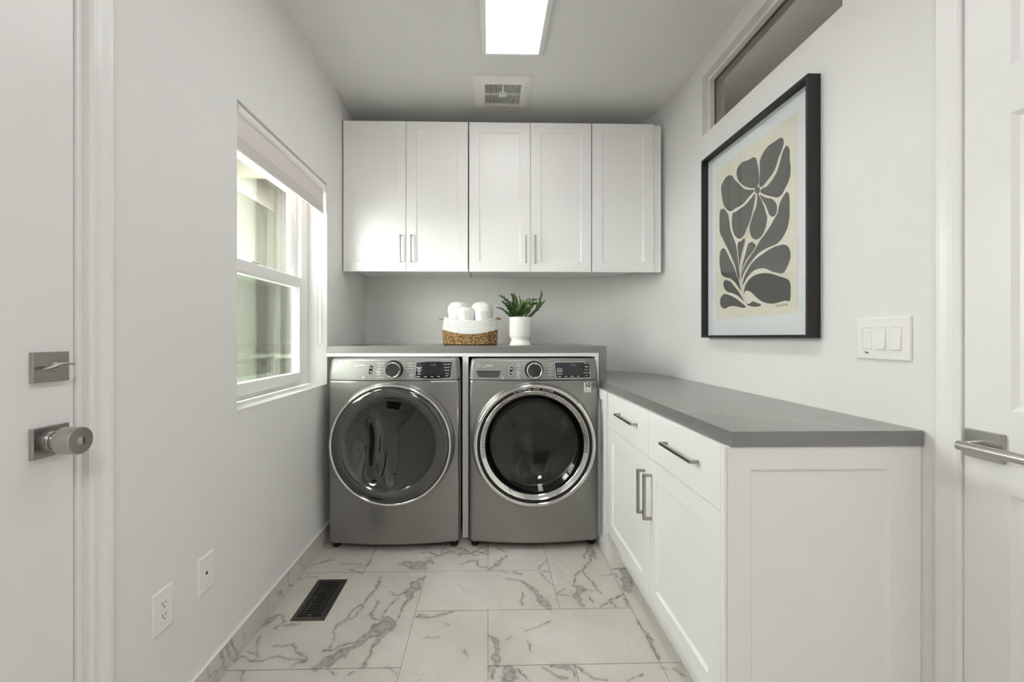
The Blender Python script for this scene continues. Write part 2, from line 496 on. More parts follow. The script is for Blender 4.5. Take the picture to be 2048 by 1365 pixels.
# ---- marble floor: separate tiles with grout gaps, traced veins stored per vertex
ART = [[(1.7648,1.8958),(1.7494,1.8825),(1.7428,1.8633),(1.7364,1.8387),(1.7321,1.8152),(1.7308,1.7875),(1.7364,1.7717),(1.7603,1.7651),(1.7918,1.7761),(1.834,1.7996),(1.8681,1.8293),(1.8857,1.8565),(1.8907,1.8792),(1.8831,1.897),(1.8632,1.9067),(1.8388,1.9083),(1.8057,1.9003),(1.7827,1.8992)],[(1.5976,1.9),(1.5868,1.8882),(1.585,1.8711),(1.5958,1.8509),(1.6124,1.8302),(1.6255,1.805),(1.6446,1.7842),(1.6761,1.7673),(1.7026,1.7556),(1.7172,1.7532),(1.7299,1.764),(1.7282,1.792),(1.7257,1.8236),(1.7278,1.8517),(1.7193,1.8753),(1.7005,1.8915),(1.6761,1.902),(1.6524,1.903),(1.6293,1.9028),(1.6124,1.9039)],[(1.5672,1.8556),(1.555,1.8403),(1.5515,1.8216),(1.5532,1.8028),(1.5481,1.7689),(1.5498,1.7402),(1.5602,1.7171),(1.5778,1.6987),(1.5922,1.6836),(1.618,1.6782),(1.6524,1.6934),(1.6882,1.7106),(1.7172,1.7297),(1.7223,1.7396),(1.7088,1.7457),(1.6842,1.7437),(1.6524,1.7572),(1.6255,1.7768),(1.6105,1.8015),(1.5995,1.8235),(1.5893,1.843),(1.5778,1.8542)],[(1.9377,1.8857),(1.9191,1.8721),(1.9035,1.8512),(1.8731,1.8238),(1.8388,1.7912),(1.8057,1.773),(1.7648,1.7583),(1.7692,1.7501),(1.7964,1.741),(1.8244,1.7287),(1.8558,1.7212),(1.8984,1.721),(1.935,1.7183),(1.9675,1.7357),(1.9954,1.766),(2.0068,1.7979),(2.0171,1.8393),(2.0154,1.864),(1.9954,1.882),(1.9675,1.8918)],[(1.7274,1.725),(1.7088,1.7134),(1.6842,1.6986),(1.6543,1.685),(1.635,1.6684),(1.6236,1.6507),(1.6225,1.6299),(1.63,1.6154),(1.6465,1.6116),(1.6661,1.6245),(1.6781,1.6464),(1.6903,1.6713),(1.7088,1.6959)],[(1.7248,1.7437),(1.7272,1.7366),(1.7336,1.733),(1.7424,1.7339),(1.7513,1.739),(1.7579,1.7471),(1.7603,1.756),(1.7579,1.7632),(1.7513,1.7667),(1.7424,1.7657),(1.7336,1.7604),(1.7272,1.7524)],[(1.7617,1.742),(1.7568,1.7307),(1.7612,1.71),(1.7683,1.6872),(1.7782,1.665),(1.7895,1.6387),(1.8007,1.6242),(1.8155,1.6054),(1.8293,1.5879),(1.8488,1.5766),(1.8759,1.5786),(1.9039,1.5986),(1.923,1.6327),(1.9281,1.6636),(1.9262,1.689),(1.9166,1.7084),(1.9035,1.7045),(1.8607,1.7096),(1.8221,1.7151),(1.7918,1.7268),(1.7715,1.7356)],[(1.7428,1.7315),(1.7364,1.7299),(1.7257,1.7163),(1.7109,1.6912),(1.6964,1.6626),(1.6842,1.6296),(1.6809,1.6296),(1.6809,1.607),(1.6883,1.583),(1.7034,1.5607),(1.7238,1.5474),(1.7555,1.5464),(1.78,1.5622),(1.7928,1.5859),(1.7939,1.6103),(1.7828,1.6349),(1.7652,1.664),(1.7515,1.6793),(1.745,1.7048)],[(1.5654,1.682),(1.5567,1.668),(1.5532,1.6435),(1.5532,1.5896),(1.5544,1.5813),(1.5616,1.5532),(1.5767,1.5298),(1.5987,1.5105),(1.626,1.4995),(1.6638,1.4966),(1.7034,1.4918),(1.7395,1.4825),(1.7772,1.4625),(1.8109,1.4406),(1.8369,1.4167),(1.8529,1.3934),(1.8505,1.4151),(1.8399,1.4365),(1.8195,1.4613),(1.7911,1.4822),(1.7636,1.5007),(1.7422,1.5198),(1.7213,1.5385),(1.6908,1.5576),(1.6614,1.5792),(1.6376,1.6014),(1.6191,1.6181),(1.6142,1.6325),(1.6087,1.6486),(1.5958,1.6647),(1.5796,1.6781)],[(2.0039,1.7503),(2.0241,1.751),(2.0299,1.732),(2.0316,1.7304),(2.0316,1.6758),(2.0265,1.6395),(2.0068,1.6115),(1.9792,1.5747),(1.9523,1.5389),(1.9294,1.5046),(1.9039,1.4632),(1.8882,1.4243),(1.8759,1.4008),(1.8662,1.3869),(1.868,1.4177),(1.8723,1.4543),(1.8802,1.4918),(1.887,1.5293),(1.8976,1.5606),(1.9185,1.5984),(1.9379,1.6327),(1.947,1.6724),(1.9556,1.7048),(1.9675,1.7233),(1.9869,1.743)],[(1.9998,1.5607),(2.0173,1.5578),(2.028,1.5386),(2.0316,1.5042),(2.0244,1.464),(2.0138,1.4391),(1.986,1.4217),(1.9457,1.4104),(1.9166,1.3954),(1.8882,1.3735),(1.8589,1.3431),(1.871,1.3822),(1.8932,1.425),(1.9134,1.4611),(1.9424,1.4995),(1.967,1.5343),(1.9805,1.5522)],[(1.9758,1.4062),(1.9929,1.4016),(1.9977,1.3869),(1.986,1.3664),(1.9623,1.3486),(1.9327,1.3418),(1.8945,1.3288),(1.8638,1.3132),(1.8328,1.2934),(1.8488,1.3136),(1.8759,1.3431),(1.907,1.3685),(1.9392,1.3946)],[(1.986,1.3416),(2.0138,1.3328),(2.0265,1.3165),(2.0244,1.293),(2.0033,1.276),(1.9792,1.2725),(1.949,1.2799),(1.907,1.2787),(1.8698,1.2713),(1.8399,1.2657),(1.8195,1.2689),(1.834,1.2787),(1.8638,1.2953),(1.9007,1.3148),(1.9457,1.3319)],[(1.834,1.5714),(1.8282,1.5612),(1.8328,1.5429),(1.847,1.514),(1.8577,1.4876),(1.865,1.4603),(1.8674,1.4463),(1.8698,1.4611),(1.8759,1.4982),(1.8821,1.5391),(1.8796,1.5603),(1.8547,1.5637)],[(1.78,1.5424),(1.7663,1.5346),(1.7528,1.5221),(1.7582,1.5131),(1.7772,1.4966),(1.8052,1.4813),(1.8282,1.461),(1.8458,1.4357),(1.8547,1.405),(1.8517,1.4367),(1.8411,1.4704),(1.827,1.496),(1.8155,1.5217),(1.8024,1.5397)],[(1.5854,1.4892),(1.6077,1.4909),(1.6353,1.4912),(1.6711,1.4868),(1.7059,1.4776),(1.7422,1.4679),(1.78,1.451),(1.808,1.428),(1.8293,1.405),(1.8428,1.3786),(1.8422,1.3661),(1.8224,1.3865),(1.7939,1.4068),(1.7555,1.4197),(1.7135,1.4197),(1.6833,1.4116),(1.6542,1.3974),(1.626,1.3884),(1.5987,1.3812),(1.5811,1.3846),(1.5638,1.4031),(1.551,1.4249),(1.5477,1.4451),(1.5553,1.4676),(1.5681,1.4808)],[(1.6933,1.3969),(1.7343,1.3997),(1.7718,1.395),(1.8052,1.3807),(1.8282,1.3591),(1.8364,1.3354),(1.8328,1.3279),(1.8253,1.337),(1.8109,1.3379),(1.7883,1.3303),(1.7609,1.3122),(1.7343,1.2946),(1.7034,1.2804),(1.6686,1.2717),(1.6353,1.2695),(1.6077,1.2726),(1.5811,1.2749),(1.5659,1.2737),(1.5553,1.2713),(1.5489,1.2812),(1.5477,1.3109),(1.5489,1.3349),(1.5595,1.3513),(1.5811,1.3618),(1.6168,1.3745),(1.6542,1.3878)],[(1.8224,1.2883),(1.8137,1.2824),(1.7939,1.2819),(1.78,1.2883),(1.769,1.2885),(1.7448,1.2804),(1.7187,1.2717),(1.7264,1.2656),(1.7555,1.2644),(1.7883,1.2694),(1.808,1.2757)]]
STEM = [(1.7524,1.7334),(1.7581,1.7035),(1.7692,1.6735),(1.7855,1.6391),(1.8024,1.6056),(1.8166,1.5743),(1.8282,1.5419),(1.8428,1.5061),(1.8547,1.4728),(1.8589,1.4306),(1.8577,1.3876),(1.8517,1.3512),(1.8428,1.3254),(1.8282,1.3029),(1.8155,1.2843)]
VEINS = [[(-0.516,2.035,0.0039),(-0.501,1.967,0.0075),(-0.512,1.92,0.0064),(-0.523,1.861,0.0071),(-0.535,1.825,0.0061),(-0.561,1.785,0.0034),(-0.572,1.74,0.0033),(-0.588,1.704,0.0049),(-0.6,1.668,0.0032),(-0.591,1.634,0.002),(-0.576,1.601,0.0023),(-0.574,1.569,0.003),(-0.577,1.554,0.0037)],[(-0.533,1.832,0.0026),(-0.529,1.784,0.0026),(-0.54,1.743,0.0033),(-0.562,1.721,0.0025),(-0.58,1.691,0.0024)],[(-0.6,1.555,0.0022),(-0.564,1.559,0.006),(-0.536,1.584,0.0076),(-0.5,1.591,0.0076),(-0.469,1.612,0.0108),(-0.438,1.642,0.022),(-0.417,1.681,0.0282),(-0.4,1.711,0.0205),(-0.367,1.71,0.0041)],[(-0.364,1.716,0.0025),(-0.368,1.68,0.0097),(-0.394,1.652,0.0135),(-0.409,1.619,0.0116),(-0.422,1.581,0.0106),(-0.429,1.566,0.0056),(-0.417,1.536,0.0029),(-0.424,1.507,0.0043),(-0.433,1.477,0.0106)],[(-0.466,1.604,0.0085),(-0.493,1.568,0.0098),(-0.516,1.548,0.0148),(-0.542,1.529,0.0205),(-0.561,1.501,0.0215),(-0.583,1.476,0.0141)],[(-0.362,1.729,0.0025),(-0.363,1.774,0.0034),(-0.351,1.821,0.0061),(-0.343,1.893,0.0182),(-0.335,1.955,0.0235),(-0.315,2.004,0.0116),(-0.299,2.025,0.0039)],[(-0.347,1.916,0.0046),(-0.379,1.894,0.0045),(-0.412,1.88,0.0036),(-0.435,1.903,0.0023)],[(-0.427,1.724,0.0021),(-0.431,1.776,0.0026),(-0.408,1.823,0.0026),(-0.391,1.865,0.0027)],[(-0.477,1.757,0.0084),(-0.452,1.725,0.0074),(-0.433,1.715,0.0033)],[(-0.896,1.669,0.0048),(-0.879,1.698,0.0121),(-0.872,1.747,0.0125),(-0.845,1.759,0.005),(-0.818,1.721,0.0049),(-0.825,1.685,0.0048)],[(-0.806,1.697,0.0057),(-0.774,1.696,0.0081),(-0.752,1.701,0.0032)],[(-0.892,1.504,0.0018),(-0.879,1.532,0.0029),(-0.834,1.514,0.0036),(-0.792,1.515,0.0051),(-0.763,1.529,0.0022),(-0.717,1.523,0.0022),(-0.671,1.517,0.0036),(-0.629,1.502,0.0036),(-0.663,1.498,0.0029),(-0.674,1.485,0.0057)],[(-0.783,1.585,0.0019),(-0.745,1.584,0.0026),(-0.725,1.589,0.0034),(-0.704,1.567,0.0019),(-0.665,1.537,0.0022),(-0.634,1.507,0.0022)],[(-0.871,1.641,0.002),(-0.862,1.613,0.0035),(-0.846,1.586,0.0015),(-0.835,1.555,0.0019),(-0.814,1.53,0.0015),(-0.872,1.556,0.0015)],[(-0.83,1.47,0.0014),(-0.823,1.44,0.0017),(-0.819,1.423,0.0017)],[(-0.545,1.468,0.0011),(-0.519,1.454,0.0017),(-0.509,1.445,0.001)],[(-0.353,1.466,0.0018),(-0.327,1.458,0.0021),(-0.307,1.447,0.0017)],[(-0.463,1.44,0.0083),(-0.456,1.45,0.0028)],[(-0.471,1.831,0.0061),(-0.478,1.79,0.0034),(-0.473,1.757,0.0042)],[(-0.893,2.132,0.002),(-0.85,2.152,0.0036),(-0.815,2.181,0.0042),(-0.782,2.19,0.0031)],[(-0.732,2.149,0.0021),(-0.675,2.146,0.0021),(-0.633,2.142,0.0015)],[(-0.634,2.114,0.003),(-0.603,2.127,0.0031),(-0.596,2.175,0.0031)],[(-0.684,2.097,0.004),(-0.66,2.082,0.003),(-0.605,2.063,0.0025)],[(-0.892,2.018,0.0014),(-0.852,2.036,0.0015),(-0.812,2.031,0.0015)],[(-0.44,2.135,0.0103),(-0.397,2.138,0.022),(-0.344,2.13,0.0219),(-0.298,2.164,0.0134),(-0.276,2.136,0.0044)],[(-0.39,2.102,0.0058),(-0.352,2.09,0.0072),(-0.31,2.096,0.0115)],[(-0.347,2.245,0.0031),(-0.311,2.26,0.0031),(-0.258,2.206,0.0053),(-0.21,2.257,0.0039),(-0.138,2.225,0.0038),(-0.063,2.254,0.0047),(-0.001,2.222,0.0038)],[(-0.347,2.292,0.0039),(-0.299,2.347,0.0032),(-0.224,2.321,0.004),(-0.158,2.295,0.0055),(-0.093,2.239,0.0046),(-0.032,2.3,0.0032),(-0.001,2.252,0.0031)],[(-0.133,2.132,0.0044),(-0.09,2.159,0.0074),(-0.06,2.158,0.0059),(-0.044,2.11,0.0036),(-0.001,2.093,0.0022)],[(-0.316,2.186,0.003),(-0.252,2.213,0.003),(-0.237,2.289,0.0031),(-0.187,2.257,0.0031),(-0.127,2.302,0.0032)],[(-0.153,2.211,0.0046),(-0.118,2.271,0.0031),(-0.061,2.209,0.0038),(-0.016,2.253,0.0031)],[(0.008,2.075,0.0043),(0.036,2.115,0.0117),(0.067,2.162,0.0104),(0.095,2.212,0.0038)],[(0.039,2.315,0.0024),(0.092,2.243,0.0031)],[(0.247,2.076,0.0029),(0.275,2.13,0.0022),(0.301,2.164,0.0022)],[(0.064,2.064,0.0021),(0.098,2.045,0.0028)],[(0.127,2.053,0.0057),(0.161,2.037,0.0056)],[(0.255,2.057,0.0021),(0.297,2.049,0.0035)],[(0.083,2.004,0.0021),(0.156,1.973,0.0034),(0.187,1.937,0.0094),(0.224,1.859,0.0141),(0.244,1.813,0.0188),(0.264,1.772,0.0086)],[(0.153,1.888,0.0046),(0.146,1.835,0.0032),(0.147,1.795,0.0037)],[(0.247,2.05,0.0014),(0.274,1.988,0.0021),(0.298,1.94,0.002)],[(0.558,2.302,0.0128),(0.516,2.225,0.0046),(0.493,2.174,0.0038)],[(0.558,2.239,0.0078),(0.551,2.165,0.006)],[(0.558,2.27,0.0079),(0.525,2.166,0.0075),(0.498,2.117,0.0051),(0.457,2.065,0.0043),(0.413,2.009,0.0028),(0.392,1.938,0.0027)],[(0.457,2.065,0.0029),(0.478,1.971,0.0034),(0.498,1.891,0.0046),(0.503,1.874,0.0026)],[(0.307,1.873,0.0039),(0.343,1.911,0.0033)],[(0.31,1.868,0.0019),(0.373,1.859,0.0032)],[(0.395,1.938,0.0054),(0.421,1.915,0.0172),(0.389,1.861,0.0116),(0.396,1.79,0.0112),(0.4,1.78,0.0049)],[(0.428,1.903,0.0066),(0.471,1.891,0.0033)],[(0.474,1.778,0.0031),(0.527,1.811,0.0088),(0.543,1.781,0.0056)],[(0.518,1.822,0.0019),(0.563,1.846,0.0032),(0.599,1.867,0.0052)],[(0.545,2.018,0.0028),(0.587,2.017,0.0028)],[(0.442,1.849,0.0051),(0.453,1.818,0.0032)],[(-0.298,1.733,0.0048),(-0.269,1.739,0.0107),(-0.226,1.729,0.0059),(-0.18,1.746,0.0084),(-0.146,1.764,0.003)],[(-0.241,1.612,0.0017),(-0.212,1.619,0.0022),(-0.186,1.615,0.0011)],[(-0.093,1.545,0.0016),(-0.073,1.513,0.0026)],[(-0.176,1.701,0.0018),(-0.16,1.684,0.0017)],[(0.002,1.622,0.0056),(0.027,1.594,0.0088),(0.036,1.546,0.0096),(0.026,1.504,0.0135),(0.033,1.473,0.0081)],[(0.141,1.643,0.0011),(0.201,1.663,0.0011),(0.255,1.696,0.0023)],[(0.148,1.584,0.0022),(0.149,1.558,0.0022),(0.156,1.534,0.0016)],[(0.066,1.593,0.0016),(0.086,1.612,0.0017)],[(0.015,1.457,0.01),(0.012,1.42,0.0069)],[(0.07,1.45,0.017),(0.071,1.419,0.0215),(0.072,1.4,0.0126)],[(0.1,1.449,0.005),(0.127,1.423,0.0039),(0.14,1.402,0.0024)],[(0.185,1.453,0.0025),(0.217,1.43,0.0049),(0.249,1.414,0.0069),(0.263,1.408,0.0024)],[(0.217,1.462,0.0051),(0.282,1.459,0.0091),(0.291,1.438,0.004),(0.288,1.413,0.0024)],[(0.301,1.464,0.0061),(0.32,1.444,0.005),(0.355,1.406,0.0034),(0.397,1.396,0.0024)],[(0.465,1.397,0.001),(0.522,1.417,0.0015)],[(0.601,2.065,0.0043),(0.647,2.074,0.0036)],[(0.667,2.066,0.0144),(0.656,1.979,0.0234),(0.626,1.899,0.0171)],[(0.616,1.91,0.0053),(0.635,1.887,0.0052)],[(0.612,2.029,0.0042),(0.608,1.992,0.0028)],[(0.599,1.692,0.0035),(0.609,1.608,0.005),(0.607,1.547,0.0086),(0.598,1.49,0.0052)],[(0.6,1.6,0.0045),(0.614,1.577,0.0033)],[(0.595,1.45,0.002),(0.617,1.443,0.002)],[(0.64,1.436,0.004),(0.663,1.411,0.0029)],[(0.592,1.835,0.0038),(0.591,1.785,0.005)]]

_v = [(np.array(p)) for p in VEINS]
def vein_field(X, Y):
    wx = X + .0035 * np.sin(61 * Y + 23 * X) + .0022 * np.sin(151 * Y - 87 * X + 1.7) + .0012 * np.sin(340 * X + 290 * Y)
    wy = Y + .0035 * np.sin(57 * X - 31 * Y + .6) + .0022 * np.sin(143 * X + 101 * Y) + .0012 * np.sin(310 * X - 330 * Y)
    best = np.zeros_like(X)
    for k, P in enumerate(_v):
        for a, b in zip(P[:-1], P[1:]):
            d = b[:2] - a[:2]
            l2 = d @ d + 1e-12
            t = np.clip(((wx - a[0]) * d[0] + (wy - a[1]) * d[1]) / l2, 0, 1)
            w = (a[2] + (b[2] - a[2]) * t) * 0.62; w = w + np.clip(w - .004, 0, .02) * 1.3
            w = w * (1 + .3 * np.sin(83 * X + 67 * Y + k)) + .0013
            dist = np.hypot(wx - a[0] - t * d[0], wy - a[1] - t * d[1])
            q = dist / w
            core = np.clip((1.25 - q) / .45, 0, 1)
            edge = np.exp(-((q - .85) / .25) ** 2)
            halo = .16 * np.exp(-(dist / (w * 2.2 + .004)) ** 2)
            wide = np.clip((w - .004) / .008, 0, 1)
            val = np.maximum(core * ((1 - wide) * .80 + wide * (.48 + .36 * edge)), halo)
            best = np.maximum(best, val)
    return best

tiles = [(-.9, -.3, 1.47, 2.07), (-.3, 0, 1.17, 1.77), (-.3, .3, 1.77, 2.07), (.3, .6, 1.77, 2.37), (0, .6, 1.47, 1.77),
         (0, .3, 1.17, 1.47), (.3, .6, 1.17, 1.47), (.6, 1.2, 1.47, 2.07), (.6, 1.2, 2.07, 2.37), (-.9, -.6, 2.07, 2.37), (-.6, 0, 2.07, 2.37),
         (0, .3, 2.07, 2.37), (-.9, -.3, 1.17, 1.47), (.6, 1.2, 1.17, 1.47)]
yy = 2.37
for k, (ya, yb_) in enumerate(((2.37, 2.67), (2.67, 2.97), (2.97, 3.15))):
    off = .3 if k % 2 else 0
    x = -.9 - off
    while x < 1.2:
        tiles.append((x, x + .6, ya, yb_)); x += .6
ya = 1.17; k = 0
while ya > YR:
    x = -.9 - (.3 if k % 2 else 0)
    while x < 1.2:
        tiles.append((x, x + .6, ya - .3, ya)); x += .6
    ya -= .3; k += 1
V, Fc, A = [], [], []
g = .0011
for x0, x1, y0, y1 in tiles:
    x0, x1, y0, y1 = max(x0, -.9) + g, min(x1, 1.135) - g, y0 + g, max(y0 + .01, y1) - g
    if x1 - x0 < .01: continue
    fine = y1 > 1.2 and y0 < 2.4
    st = .0042 if fine else .1
    nx, ny = max(1, int((x1 - x0) / st)), max(1, int((y1 - y0) / st))
    gx, gy = np.meshgrid(np.linspace(x0, x1, nx + 1), np.linspace(y0, y1, ny + 1), indexing='ij')
    f = vein_field(gx, gy) if fine else np.zeros_like(gx)
    base = len(V) and sum(len(q) for q in V)
    V.append(np.stack([gx.ravel(), gy.ravel(), np.zeros(gx.size)], 1))
    A.append(f.ravel())
    i, j = np.meshgrid(np.arange(nx), np.arange(ny), indexing='ij')
    a = (i * (ny + 1) + j).ravel() + base
    Fc.append(np.stack([a, a + ny + 1, a + ny + 2, a + 1], 1))
V = np.concatenate(V); Fc = np.concatenate(Fc); A = np.concatenate(A)
nb = len(V)
slab = [(XL - WT, YR - .1), (XO, YR - .1), (XO, YB + .12), (XL - WT, YB + .12)]
V = np.concatenate([V, np.array([(x, y, -.0012) for x, y in slab] + [(x, y, -.08) for x, y in slab])])
A = np.concatenate([A, np.zeros(8)])
Fc = np.concatenate([Fc, np.array([(nb, nb + 1, nb + 2, nb + 3), (nb + 4, nb + 7, nb + 6, nb + 5), (nb, nb + 4, nb + 5, nb + 1),
                                    (nb + 1, nb + 5, nb + 6, nb + 2), (nb + 2, nb + 6, nb + 7, nb + 3), (nb + 3, nb + 7, nb + 4, nb)])])
me = bpy.data.meshes.new('floor')
me.vertices.add(len(V)); me.vertices.foreach_set('co', V.astype(np.float32).ravel())
me.loops.add(Fc.size); me.loops.foreach_set('vertex_index', Fc.astype(np.int32).ravel())
me.polygons.add(len(Fc)); me.polygons.foreach_set('loop_start', np.arange(0, Fc.size, 4, dtype=np.int32))
mi = np.zeros(len(Fc), dtype=np.int32); mi[-6:] = 1
me.materials.append(M['marble']); me.materials.append(M['grout'])
me.update(calc_edges=True)
me.polygons.foreach_set('material_index', mi)
at = me.attributes.new('vein', 'FLOAT', 'POINT')
at.data.foreach_set('value', A.astype(np.float32))
me.validate()
o = bpy.data.objects.new('floor', me); COL.objects.link(o); o['kind'] = 'structure'; LOC[o] = Vector((0, 0, 0))

# baseboards of the same marble, painted bead on top
for nm, y0, y1 in (('baseboard_left', 1.028, 3.149), ('baseboard_left', YR, .07)):
    o = struct(nm, bx(XL, XL + .011, y0, y1, 0, .094), M['marble_base'], bevel=.001)
    struct('baseboard_cap', bx(XL, XL + .0125, y0, y1, .094, .0985), M['trim'], parent=o, bevel=.001)
struct('baseboard_back', bx(XL + .012, .60, YB - .011, YB, 0, .094), M['marble_base'])
struct('baseboard_right', bx(XR - .011, XR, YR, .10, 0, .094), M['marble_base'])

# ---- door casings
def casing(name, x, sgn, ya, yb_, ztop, k=1.0):
    """moulded casing round an opening ya..yb_; sgn = direction into the room"""
    prof = [(q, h * k) for q, h in ((0, 0), (0, .010), (.006, .0145), (.014, .0145), (.0165, .011), (.030, .0125), (.044, .017), (.052, .018), (.057, .015), (.057, 0))]
    bm = B()
    rings = []
    for (y, z, dy, dz) in ((ya, 0, -1, 0), (ya, ztop, -1, 1), (yb_, ztop, 1, 1), (yb_, 0, 1, 0)):
        rings.append([(x + sgn * h, y + dy * w, z + dz * w) for w, h in prof])
    loft(bm, rings)
    return struct(name, bm, M['trim'])
casing('trim_1', XL, 1, .135, .970, 2.05)
casing('trim_2', XR, -1, .165, .9895, 2.05, .55)
# jambs
struct('trim_3', frame_box(B(), 'x', XL - WT, WT - .002, .118, .9702, -.02, 2.07, .016), M['trim'])
struct('trim_4', frame_box(B(), 'x', XR + .002, .117, .150, 1.003, -.02, 2.068, .018), M['trim'])

# ---- left door: plain slab with deadbolt and keyed knob
d1 = struct('door_1', bx(XL - .049, XL - .007, .137, .9525, .006, 2.045), M['trim'], bevel=.002)
d1['label'] = 'plain white door with square deadbolt and round knob in left wall'
xf = XL - .007
db = obj('deadbolt', bx(xf, xf + .008, .8614, .9346, 1.046, 1.108), M['nickel'], d1, bevel=.0012)
bm = B()
lathe(bm, [(.010, 0), (.010, .010), (.006, .014), (.005, .020)], (xf + .008, .898, 1.0775), 'x', 24, cap=True)
rings = []
for t in range(13):
    u = t / 12
    y = .868 + .060 * u
    hz = .0045 + .0065 * math.sin(PI * min(1, u * 1.15)) ** 1.2
    z = 1.0785 - .004 * math.cos(u * PI * 1.3)
    hx = .0035
    rings.append([(xf + .024 + hx * math.cos(a), y, z + hz * .5 * math.sin(a)) for a in [2 * PI * q / 12 for q in range(12)]])
loft(bm, rings)
obj('thumb_turn', bm, M['nickel'], db, smooth=True)
ro = obj('door_knob', bx(xf, xf + .009, .8605, .9335, .893, .956), M['nickel'], d1, bevel=.0012)
kc = (xf + .009, .8985, .9243)
obj('neck', lathe(B(), [(.0205, 0), (.0205, .006), (.0195, .008), (.0170, .008), (.0165, .012), (.0155, .012), (.0155, .024)], kc, 'x', 40, cap=True), M['nickel'], ro, smooth=True)
obj('grip', lathe(B(), [(.012, .021), (.026, .0215), (.0283, .024), (.0285, .027), (.0285, .054), (.0280, .0562), (.0265, .057), (.0265, .0568), (.009, .0568), (.009, .0545), (.0, .0545)], kc, 'x', 56), M['nickel'], ro, smooth=True)
bm = lathe(B(), [(.0085, .0545), (.0085, .0572), (.0078, .058), (0, .058)], kc, 'x', 28)
box(bm, kc[0] + .057, kc[0] + .0625, kc[1] - .0015, kc[1] + .0015, kc[2] - .007, kc[2] + .007)
obj('lock_button', bm, M['satin'], ro, smooth=True)
st = obj('strike_plate', bx(XL - .006, XL - .0048, .9545, .9695, .900, 1.0), M['pewter'], d1)

# ---- right door: six-panel slab with square-rose lever
X0 = XR + .0013
bm = B()
panels = []
for (u0, u1) in ((.280, .535), (.620, .8975)):
    for (z0, z1) in ((.26, .795), (.978, 1.626), (1.729, 1.93)):
        panels.append((u0, u1, z0, z1))
us = [.166, .280, .535, .620, .8975, 1.0]
zs = [.006, .26, .795, .978, 1.626, 1.729, 1.93, 2.045]
pset = {(round(a, 4), round(c, 4)) for a, b, c, d in panels}
for i in range(5):
    for j in range(7):
        u0, u1, z0, z1 = us[i], us[i + 1], zs[j], zs[j + 1]
        if (round(u0, 4), round(z0, 4)) in pset:
            def R(k, d): return [(X0 + d, u0 + k, z0 + k), (X0 + d, u1 - k, z0 + k), (X0 + d, u1 - k, z1 - k), (X0 + d, u0 + k, z1 - k)]
            loft(bm, [R(0, 0), R(.004, .003), R(.010, .008), R(.020, .0085), R(.034, .003), R(.038, .002)], cap=False)
            bm.faces.new([bm.verts.new(p) for p in R(.038, .002)])
        else:
            bm.faces.new([bm.verts.new(p) for p in ((X0, u0, z0), (X0, u1, z0), (X0, u1, z1), (X0, u0, z1))])
box(bm, X0 + .012, X0 + .04, us[0], us[-1], zs[0], zs[-1])
for a, b_ in ((us[0], us[0] + .001), (us[-1] - .001, us[-1])):
    box(bm, X0, X0 + .012, a, b_, zs[0], zs[-1])
bmesh.ops.remove_doubles(bm, verts=bm.verts[:], dist=1e-5)
d2 = struct('door_2', bm, M['trim'])
d2['label'] = 'white six-panel door with straight lever handle in right wall'
lv = obj('lever_handle', bx(X0 - .009, X0, .905, .980, .8585, .9235), M['nickel'], d2, bevel=.0012)
bm = tube(B(), [(X0 - .008, .9425, .891), (X0 - .045, .9425, .891), (X0 - .055, .938, .891), (X0 - .060, .928, .891)], [.0115, .0105, .0105, .0108], 24)
tube(bm, [(X0 - .060, .9505, .891), (X0 - .060, .9495, .891), (X0 - .060, .947, .891), (X0 - .060, .80, .891)], [.002, .0075, .0108, .0108], 28)
obj('lever', bm, M['nickel'], lv, smooth=True)

# ---- window_1 (left wall): vinyl single-hung
ya, yb_ = 1.546, 2.3985
w1 = struct('window_1', frame_box(B(), 'x', XL - .145, .040, ya + .002, yb_ - .002, .877, 1.993, .042), M['vinyl'], bevel=.002)
w1['label'] = 'white vinyl single-hung window in left wall'
# jamb track steps
bm = B()
box(bm, XL - .128, XL - .105, yb_ - .085, yb_ - .040, .915, 1.953)
box(bm, XL - .140, XL - .128, yb_ - .120, yb_ - .040, .915, 1.953)
box(bm, XL - .128, XL - .105, ya + .040, ya + .085, .915, 1.953)
box(bm, XL - .140, XL - .128, ya + .040, ya + .120, .915, 1.953)
box(bm, XL - .132, XL - .105, ya + .04, yb_ - .04, 1.930, 1.952)
struct('jamb_track', bm, M['vinyl'], parent=w1, bevel=.002)
# upper sash (outer), lower sash (inner)
us_ = struct('upper_sash', frame_box(B(), 'x', XL - .152, .022, ya + .085, yb_ - .120, 1.40, 1.925, .036), M['vinyl'], parent=w1, bevel=.003)
struct('glass', bx(XL - .142, XL - .1405, ya + .115, yb_ - .150, 1.43, 1.895), M['pane'], parent=us_)
bm = B()
frame_box(bm, 'x', XL - .104, .030, ya + .045, yb_ - .125 + .0, .905, 1.447, .050)
ls = struct('lower_sash', bm, M['vinyl'], parent=w1, bevel=.004)
struct('glass', bx(XL - .093, XL - .0915, ya + .08, yb_ - .16, .945, 1.405), M['pane'], parent=ls)
bm = B(); frame_box(bm, 'x', XL - .098, .012, ya + .088, yb_ - .168, .948, 1.404, .009)
struct('glazing_bead', bm, M['vinyl'], parent=ls, bevel=.002)
struct('insect_screen', bx(XL - .150, XL - .1495, ya + .05, yb_ - .10, .92, 1.40), M['screen'], parent=w1)
struct('sash_lock', bx(XL - .102, XL - .075, 1.78, 1.85, 1.448, 1.458), M['vinyl'], parent=w1, bevel=.004)
struct('vent_latch', bx(XL - .108, XL - .1035, yb_ - .078, yb_ - .066, 1.70, 1.735), M['vinyl'], parent=w1, bevel=.002)
# painted sill board
struct('trim_5', bx(XL - .106, XL + .001, ya, yb_, .865, .8755), M['trim'], bevel=.001)

